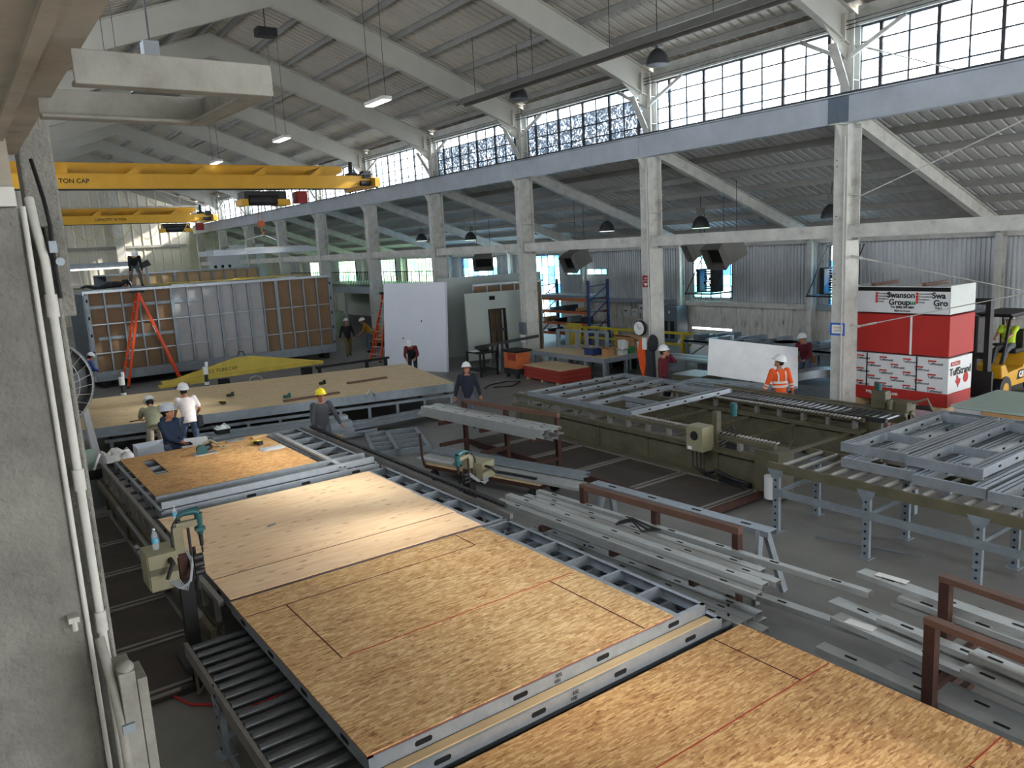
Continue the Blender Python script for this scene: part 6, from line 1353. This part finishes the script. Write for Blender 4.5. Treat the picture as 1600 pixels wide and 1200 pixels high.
def loft(mb, rings, n=18):
    k = len(rings); vs = []
    for c, a, b in rings:
        for j in range(n):
            t = 2*math.pi*j/n; vs.append(V(c) + V(a)*math.cos(t) + V(b)*math.sin(t))
    return mb.add(vs, [(i*n+j, i*n+(j+1) % n, (i+1)*n+(j+1) % n, (i+1)*n+j) for i in range(k-1) for j in range(n)] + [tuple(range(n))[::-1], tuple(range((k-1)*n, k*n))])
def limb(mb, pts, rad):
    pts = [V(p) for p in pts]; fine, rr = [], []
    for i in range(len(pts)-1):
        for q in range(5): fine.append(pts[i].lerp(pts[i+1], q/5)); rr.append(rad[i]+(rad[i+1]-rad[i])*q/5)
    fine.append(pts[-1]); rr.append(rad[-1]); mb.tube(fine, rr, 12)
    for p, r in zip(pts, rad): mb.ell(p, r, r, r, 12, 8)
    return mb
def ik(a, b, l1, l2, pole):
    a, b = V(a), V(b); d = b-a; L = min(d.length, (l1+l2)*.995); d = d.normalized(); b = a+d*L
    x = (l1*l1-l2*l2+L*L)/(2*L); h = math.sqrt(max(0, l1*l1-x*x)); p = V(pole); p = (p-d*p.dot(d)).normalized()
    return a+d*x+p*h, b
def person(label, loc, face, h=1.78, bend=0., hands=None, feet=None, head=(0, 0), top='navy', legs='jeans', sleeve=1., hat='hat_white', skin='skin', crouch=0., vest=None, eyes=True, hair=True, stripes=None, belt=True, twist=0., lay=None, extras=None, elbow=None, zb=None, pose_m=None, hood=False):
    k = h/1.78; rz = math.atan2(-face[0], face[1])
    Mx = (Matrix.Translation(loc) @ Matrix.Rotation(rz, 4, 'Z')) if pose_m is None else pose_m
    P = lambda p: V(p)*k
    Pe = V((0, 0, .95-crouch)); R = Matrix.Rotation(-bend, 3, 'X'); 
    up = R @ V((0, 0, 1)); fw = R @ V((0, 1, 0)); rt = Matrix.Rotation(twist, 3, up) @ V((1, 0, 0)); fw = up.cross(rt)
    sp = lambda s_, f=0, r=0: Pe + up*s_ + fw*f + rt*r
    chest, neck = sp(.33), sp(.50)
    hd = Matrix.Rotation(head[1], 3, rt) @ V(up); hd = (up*.6 + hd*.4 + V((0, 0, .15))).normalized() if bend else V((0, 0, 1))
    hx = Matrix.Rotation(head[0], 3, 'Z') @ (rt - hd*rt.dot(hd)).normalized(); hf = hd.cross(hx)
    hf2 = Matrix.Rotation(-head[1], 3, hx) @ hf; hu = hx.cross(hf2)
    hc = neck + hd*.15 + fw*.02
    sh = {s_: sp(.44, 0, .185*s_) for s_ in (-1, 1)}
    hands = hands or {-1: (-.27, .06, .84), 1: (.27, .06, .84)}
    feet = feet or {-1: (-.11, 0, 0), 1: (.11, 0, 0)}
    J = {}
    for s_ in (-1, 1):
        el, wr = ik(sh[s_], V(hands[s_]), .29, .26, (elbow or {}).get(s_, (.5*s_, -.8, -.4)))
        hip = Pe + V((.095*s_, 0, -.03)); an = V(feet[s_]) + V((0, 0, .09)); kn, an = ik(hip, an, .44, .43, (.1*s_, 1, 0))
        J[s_] = (el, wr, hip, kn, an)
    T = lambda mb: xf(mb, Mx @ Matrix.Scale(k, 4))
    # body: one continuous surface
    b = MB()
    b.ell(hc + hu*.0, .077, .098, .118, 18, 12, None) if 0 else loft(b, [(hc+hu*z+hf2*f, hx*a, hf2*c) for z, a, c, f in ((-.125, .03, .035, .03), (-.11, .048, .055, .025), (-.07, .062, .078, .012), (-.02, .072, .092, 0), (.03, .077, .1, -.005), (.08, .07, .09, -.01), (.115, .045, .055, -.01), (.125, .02, .025, -.01))])
    b.ell(hc + hf2*.1 - hu*.025, .015, .02, .024, 8, 6); b.ell(hc + hf2*.085 - hu*.075, .028, .016, .012, 8, 6); b.ell(hc+hf2*.08-hu*.105, .026, .022, .018, 8, 6)
    for s_ in (-1, 1): b.ell(hc + hx*.078*s_ - hu*.02 - hf2*.01, .014, .022, .034, 8, 6)
    limb(b, [neck - up*.06, neck+hd*.06], [.06, .052])
    loft(b, [(sp(-.1), rt*.13, fw*.09), (sp(0), rt*.155, fw*.105), (sp(.15), rt*.14, fw*.1), (sp(.32), rt*.165, fw*.11), (sp(.44), rt*.15, fw*.085), (sp(.5), rt*.07, fw*.06)])
    for s_ in (-1, 1):
        el, wr, hip, kn, an = J[s_]
        limb(b, [sh[s_], el, wr], [.055, .042, .028]); limb(b, [hip, kn, an], [.08, .055, .04])
        f = V((.03*s_, 1, 0)).normalized() if lay is None else V((0, .3, -1)).normalized()
        limb(b, [an-V((0, 0, .04)), an+f*.13-V((0, 0, .055))], [.042, .032])
        d = (wr-el).normalized(); b.ell(wr+d*.05, .038, .03, .045, 12, 8)
    b = remeshed(b, .016)
    for s_ in (-1, 1):
        el, wr = J[s_][0], J[s_][1]; d = (wr-el).normalized(); sd = d.cross(V((0, 0, 1)) if abs(d.z) < .9 else V((0, 1, 0))).normalized(); nn = sd.cross(d)
        nn = nn if nn.dot(fw) > 0 else -nn
        for q in range(4):
            L = (.07, .082, .078, .062)[q]; o = wr + d*.07 + sd*(.012+.017*(q-2))
            b.tube([o, o+d*L*.45+nn*.006, o+d*L*.8+nn*.025, o+d*L*.95+nn*.042], [.0105, .0098, .009, .007], 7)
        o = wr + d*.035 + sd*.03*(-s_); b.tube([o, o+sd*.024*(-s_)+d*.03+nn*.012, o+sd*.02*(-s_)+d*.058+nn*.028], [.012, .011, .009], 7)
    root = T(b).build('person', skin, smooth=True, label=label, cat='person')
    off = root.location
    def child(nm, mb, mat, sm=True): return T(mb).build(nm, mat, root, smooth=sm)
    # shirt / jacket
    c = MB(); e = .02
    loft(c, [(sp(-.13), rt*(.15+e), fw*(.112+e)), (sp(-.02), rt*(.157+e), fw*(.115+e)), (sp(.14), rt*(.15+e), fw*(.115+e)), (sp(.32), rt*(.172+e), fw*(.116+e)), (sp(.43), rt*(.165+e), fw*(.092+e)), (sp(.485), rt*.085, fw*.075)])
    for s_ in (-1, 1):
        el, wr = J[s_][0], J[s_][1]
        if sleeve >= 1: limb(c, [sh[s_], el, el.lerp(wr, .92)], [.078, .06, .045])
        else: limb(c, [sh[s_], sh[s_].lerp(el, .72)], [.078, .066])
    if hood: c.ell(neck-fw*.07+up*.01, .12, .09, .08, 14, 8)
    child('shirt' if sleeve < 1 else 'jacket', remeshed(c, .018, 3), top)
    c = MB(); loft(c, [(Pe+V((0, 0, -.12)), V((.16, 0, 0)), V((0, .115, 0))), (Pe+V((0, 0, 0)), rt*.17, fw*.122), (sp(.06), rt*.165, fw*.12)])
    for s_ in (-1, 1):
        hip, kn, an = J[s_][2:]; limb(c, [hip, kn, an.lerp(kn, .06)], [.1, .073, .06])
    child('trousers', remeshed(c, .018, 3), legs)
    for s_ in (-1, 1):
        an = J[s_][4]; c = MB(); f = V((.08*s_, 1, 0)).normalized() if lay is None else V((0, .3, -1)).normalized()
        limb(c, [an+V((0, 0, .04)), an-V((0, 0, .035)), an+f*.15-V((0, 0, .048))], [.057, .05, .04]); child('boot', remeshed(c, .014, 2), 'boot')
    if belt: child('belt', loft(MB(), [(Pe+up*(.015+z), rt*.178, fw*.13) for z in (-.02, .02)]), 'leather')
    if vest:
        c = loft(MB(), [(sp(-.1), rt*.195, fw*.15), (sp(.14), rt*.187, fw*.15), (sp(.32), rt*.2, fw*.15), (sp(.43), rt*.18, fw*.125)]); child('vest', c, vest)
    if stripes:
        for z in (.05, .15): child('reflective_band', loft(MB(), [(sp(z), rt*.195, fw*.147), (sp(z+.05), rt*.196, fw*.148)]), stripes)
        for s_ in (-1, 1):
            child('brace_band', MB().tube([sp(.2, -.142, .09*s_), sp(.34, -.146, .09*s_), sp(.44, -.1, .1*s_)], .02, 6), stripes)
            el, wr = J[s_][0], J[s_][1]
            for q in (.15, .45): child('sleeve_band', MB().cyl(el.lerp(wr, q), el.lerp(wr, q+.14), .069-.012*q, n=14), stripes)
    if hair: child('hair', loft(MB(), [(hc+hu*z-hf2*.018, hx*a, hf2*c_) for z, a, c_ in ((-.07, .05, .06), (-.04, .075, .088), (.03, .084, .1), (.09, .078, .095), (.125, .03, .04))]), 'hair')
    if hat:
        hb = hc + hu*.055
        c = loft(MB(), [(hb+hu*z, hx*a, hf2*bb) for z, a, bb in ((0, .125, .15), (.03, .124, .148), (.085, .108, .13), (.125, .076, .092), (.148, .027, .032))], 22)
        hh = child('hard_hat', c, hat)
        c = loft(MB(), [(hb+hf2*.012+hu*z, hx*a, hf2*bb) for z, a, bb in ((-.004, .142, .182), (.008, .14, .178))], 22); T(c).build('brim', hat, hh, smooth=True)
        T(MB().tube([hb+hf2*.12+hu*.045, hb+hf2*.06+hu*.135, hb+hu*.148, hb-hf2*.06+hu*.135, hb-hf2*.12+hu*.045], .014, 6)).build('ridge', hat, hh, smooth=True)
    if eyes:
        for s_ in (-1, 1): child('eye', MB().ell(hc+hx*.032*s_+hf2*.09+hu*.008, .012, .008, .008, 8, 6), 'ink'); child('eyebrow', MB().ell(hc+hx*.034*s_+hf2*.092+hu*.027, .02, .007, .005, 8, 6), 'hair')
        child('mouth', MB().ell(hc+hf2*.094-hu*.07, .024, .007, .006, 8, 6), 'ink_red')
    if extras: extras(child, sp, J, Pe, rt, fw, up)
    return root
def tablet(child, sp, J, Pe, rt, fw, up): pass
# the crew
person('person in navy jacket and pale grey hard hat holding a dark device', (3.40, 17.2, 0), (.55, -.83), 1.86, bend=-.05, hands={-1: (-.02, .24, 1.02), 1: (.04, .27, 1.0)}, head=(.62, 0), top='navy', legs='jeans', hat='hat_grey', hood=True)
MB().cbox((3.60, 16.93, 1.0), .28, .1, .03, (.3, .1, .3)).build('handheld_device', 'black', label='dark handheld device held by the person in navy', cat='device')
person('person in sage polo and white hard hat bending over the left end of the platform', (3.62, 20.05, 0), (.12, 1), 1.8, bend=.85, hands={-1: (-.22, .75, .96), 1: (.30, .68, .96)}, head=(.1, -.3), top='sage', legs='khaki', sleeve=.5, skin='skin_light', eyes=False, feet={-1: (-.13, -.18, 0), 1: (.12, .0, 0)})
person('person in white T-shirt and hard hat working at the platform, back turned', (4.42, 19.98, 0), (-.1, 1), 1.84, bend=.22, hands={-1: (-.2, .42, .92), 1: (.3, .3, .95)}, head=(0, -.45), top='tee', legs='jeans', sleeve=.6, skin='skin', eyes=False, feet={-1: (-.14, .05, 0), 1: (.13, -.15, 0)},
       extras=lambda child, sp, J, Pe, rt, fw, up: (child('tool_pouch', MB().cbox(Pe+rt*.22+V((0, 0, -.12)), .12, .22, .26), 'blackcloth', False), child('glove', MB().ell(J[1][1]+V((.0, .03, -.04)), .05, .06, .06, 10, 8), 'cloth_grey')))
rag('bundled_rag', 5.1, 19.75, .62, .35, 'wrap_grey', 'pale crumpled rag bundle right of the person in white T-shirt'); MB().box(4.95, 5.25, 19.6, 19.9, 0, .61).build('stool', 'black', label='dark stool under the pale rag bundle', cat='stool')
person('person in yellow hard hat and charcoal shirt standing right of the table', (6.62, 16.95, 0), (-.1, -1), 1.74, bend=.12, hands={-1: (-.40, .20, .86), 1: (.24, .1, .82)}, head=(.1, -.3), top='charcoal', legs='greypants', hat='hat_yellow')
person('person in dark navy jacket and white hard hat walking down the aisle', (10.9, 17.35, 0), (-.5, -.86), 1.74, hands={-1: (-.34, .05, .85), 1: (.36, .0, .83)}, top='darknavy', legs='greypants', head=(0, -.2), feet={-1: (-.1, .16, 0), 1: (.1, -.14, 0)}, hood=True,
       extras=lambda child, sp, J, Pe, rt, fw, up: [child('shoulder_stripe', MB().tube([sp(.46, .03, .08*s_), sp(.44, .0, .19*s_), J[s_][0].lerp(sp(.44, 0, .19*s_), .5)+rt*.07*s_], .008, 5), 'reflect') for s_ in (-1, 1)])
person('person in black vest over red shirt stooping behind the platform', (13.75, 25.6, 0), (-.6, -.8), 1.72, bend=.75, hands={-1: (-.2, .6, .9), 1: (.15, .62, .9)}, head=(0, -.1), top='maroon', legs='blackcloth', vest='blackcloth')
person('person in black shirt and brown trousers walking past the end of the module', (15.05, 34.3, 0), (-.25, -.97), 1.78, hands={-1: (-.32, .1, .9), 1: (.34, -.12, .88)}, top='blackcloth', legs='brown', head=(0, -.3), feet={-1: (-.1, -.2, 0), 1: (.1, .2, 0)})
person('person in mustard shirt and jeans bending to the workbench under the mezzanine', (16.35, 34.6, 0), (-.9, .3), 1.78, bend=.45, hands={-1: (-.15, .5, .9), 1: (.15, .5, .92)}, head=(0, -.2), top='mustard', legs='jeans', sleeve=.6)
person('person in maroon shirt and white hard hat touching their face by the framing machine', (15.95, 15.05, 0), (.35, -.93), 1.76, hands={-1: (-.06, .17, 1.52), 1: (.28, .05, .84)}, head=(.5, -.1), top='maroon', legs='blackcloth', elbow={-1: (-.6, .2, -1)})
person('person in orange high-visibility jacket with silver bands at the roller track', (16.05, 11.35, 0), (.5, .86), 1.78, hands={-1: (-.36, .12, .84), 1: (.36, .06, .84)}, head=(.9, -.25), top='hi_orange', legs='greypants', stripes='reflect', eyes=False)
person('person in maroon top with white arm stripe bending left beside the metal drum', (20.75, 13.75, 0), (-.95, -.1), 1.74, bend=.35, hands={-1: (-.2, .42, .95), 1: (.18, .45, .9)}, head=(0, -.4), top='maroon', legs='jeans',
       extras=lambda child, sp, J, Pe, rt, fw, up: [child('tool_belt', MB().cbox(Pe-fw*.05+rt*.2*s_-V((0, 0, .08)), .1, .2, .2), 'leather', False) for s_ in (-1, 1)])
person('person in lime shirt seated at the wheel of the yellow forklift', (23.35, 9.25, .28), (-1, 0), 1.76, crouch=.0, hands={-1: (-.12, .68, 1.16), 1: (.12, .66, 1.18)}, feet={-1: (-.12, .62, .35), 1: (.12, .62, .35)}, top='lime', legs='greypants', sleeve=.6) if 0 else \
person('person in lime shirt seated at the wheel of the yellow forklift', (23.33, 9.25, .42), (-1, 0), 1.76, hands={-1: (-.12, .66, 1.05), 1: (.12, .64, 1.07)}, feet={-1: (-.12, .66, .36), 1: (.12, .66, .36)}, top='lime', legs='greypants', sleeve=.6)
person('person in black clothes and white hard hat stooping on the module roof', (6.4, 35.2, 3.9), (.0, -1), 1.72, bend=.9, hands={-1: (-.24, .36, .62), 1: (.22, .34, .60)}, head=(0, .1), top='blackcloth', legs='greypants', feet={-1: (-.24, 0, 0), 1: (.24, .05, 0)})
lm = Matrix.Translation((4.5, 35.1, 4.04)) @ Matrix.Rotation(math.radians(-90), 4, 'Z') @ Matrix.Rotation(math.radians(-90), 4, 'X')
person('person in black lying face down on the module roof left of the stooping one', (0, 0, 0), (0, 1), 1.7, hands={-1: (-.25, .05, 1.75), 1: (.25, .05, 1.7)}, top='blackcloth', legs='blackcloth', hat='hat_white', lay=1, eyes=False, pose_m=lm)
person('person in blue with white hard hat crouching left of the steel-framed module', (3.75, 33.0, 0), (.9, .3), 1.72, bend=.6, hands={-1: (-.15, .55, .9), 1: (.15, .55, .9)}, head=(0, -.2), top='blue', legs='greypants', eyes=False)
# ------------------------------------------------------------------ light and camera
world = bpy.data.worlds.new('world'); SC.world = world; world.use_nodes = True
bg = world.node_tree.nodes['Background']; bg.inputs[0].default_value = (.95, .975, 1.0, 1); bg.inputs[1].default_value = 11.0
sun = bpy.data.lights.new('sun', 'SUN'); sun.energy = 12.0; sun.angle = .05; sun.color = (1, .93, .82)
so = bpy.data.objects.new('sun', sun); COL.objects.link(so)
so.rotation_euler = V((-1, .43, -.56)).to_track_quat('-Z', 'Y').to_euler()
def portal(name, loc, rot, sx, sy):
    l = bpy.data.lights.new(name, 'AREA'); l.shape = 'RECTANGLE'; l.size = sx; l.size_y = sy
    l.cycles.is_portal = True
    o = bpy.data.objects.new(name, l); COL.objects.link(o); o.location = loc; o.rotation_euler = rot
portal('portal_clerestory', (18.85, 30, 8.5), (0, math.radians(90), 0), 1.9, 90)
portal('portal_clerestory', (-.25, 30, 8.5), (0, math.radians(-90), 0), 1.9, 90)
portal('portal_bay_door', (9, Y0-.1, 3.5), (math.radians(90), 0, 0), 12, 7)
portal('portal_aisle', (XW+.12, 43, 2.6), (0, math.radians(90), 0), 4, 56)
portal('portal_added_opening', (XW+.12, -1.7, 2.0), (0, math.radians(90), 0), 4.2, 14.6)
cam = bpy.data.cameras.new('camera'); co = bpy.data.objects.new('camera', cam); COL.objects.link(co)
cam.sensor_fit = 'HORIZONTAL'; cam.sensor_width = 36; cam.lens = 36*1216.446/1600; cam.clip_start = .05; cam.clip_end = 400
yaw, pit, rol = 0.6190167452787809, 0.17468871899995683, -0.05425623515522666
fwd = V((math.sin(yaw)*math.cos(pit), math.cos(yaw)*math.cos(pit), -math.sin(pit)))
r0 = V((math.cos(yaw), -math.sin(yaw), 0)); u0 = r0.cross(fwd)
r1 = r0*math.cos(rol) + u0*math.sin(rol); u1 = u0*math.cos(rol) - r0*math.sin(rol)
co.matrix_world = Matrix(((r1.x, u1.x, -fwd.x, 0), (r1.y, u1.y, -fwd.y, 0), (r1.z, u1.z, -fwd.z, 4.7), (0, 0, 0, 1)))
SC.camera = co
SC.view_settings.view_transform = 'Standard'; SC.view_settings.look = 'None'; SC.view_settings.gamma = 1; SC.view_settings.exposure = 0.0
SC.view_settings.use_curve_mapping = False
cy = SC.cycles
cy.use_denoising = True
cy.max_bounces = 8; cy.diffuse_bounces = 5; cy.glossy_bounces = 3; cy.transmission_bounces = 4; cy.transparent_max_bounces = 12
cy.sample_clamp_indirect = 6; cy.caustics_reflective = False; cy.caustics_refractive = False
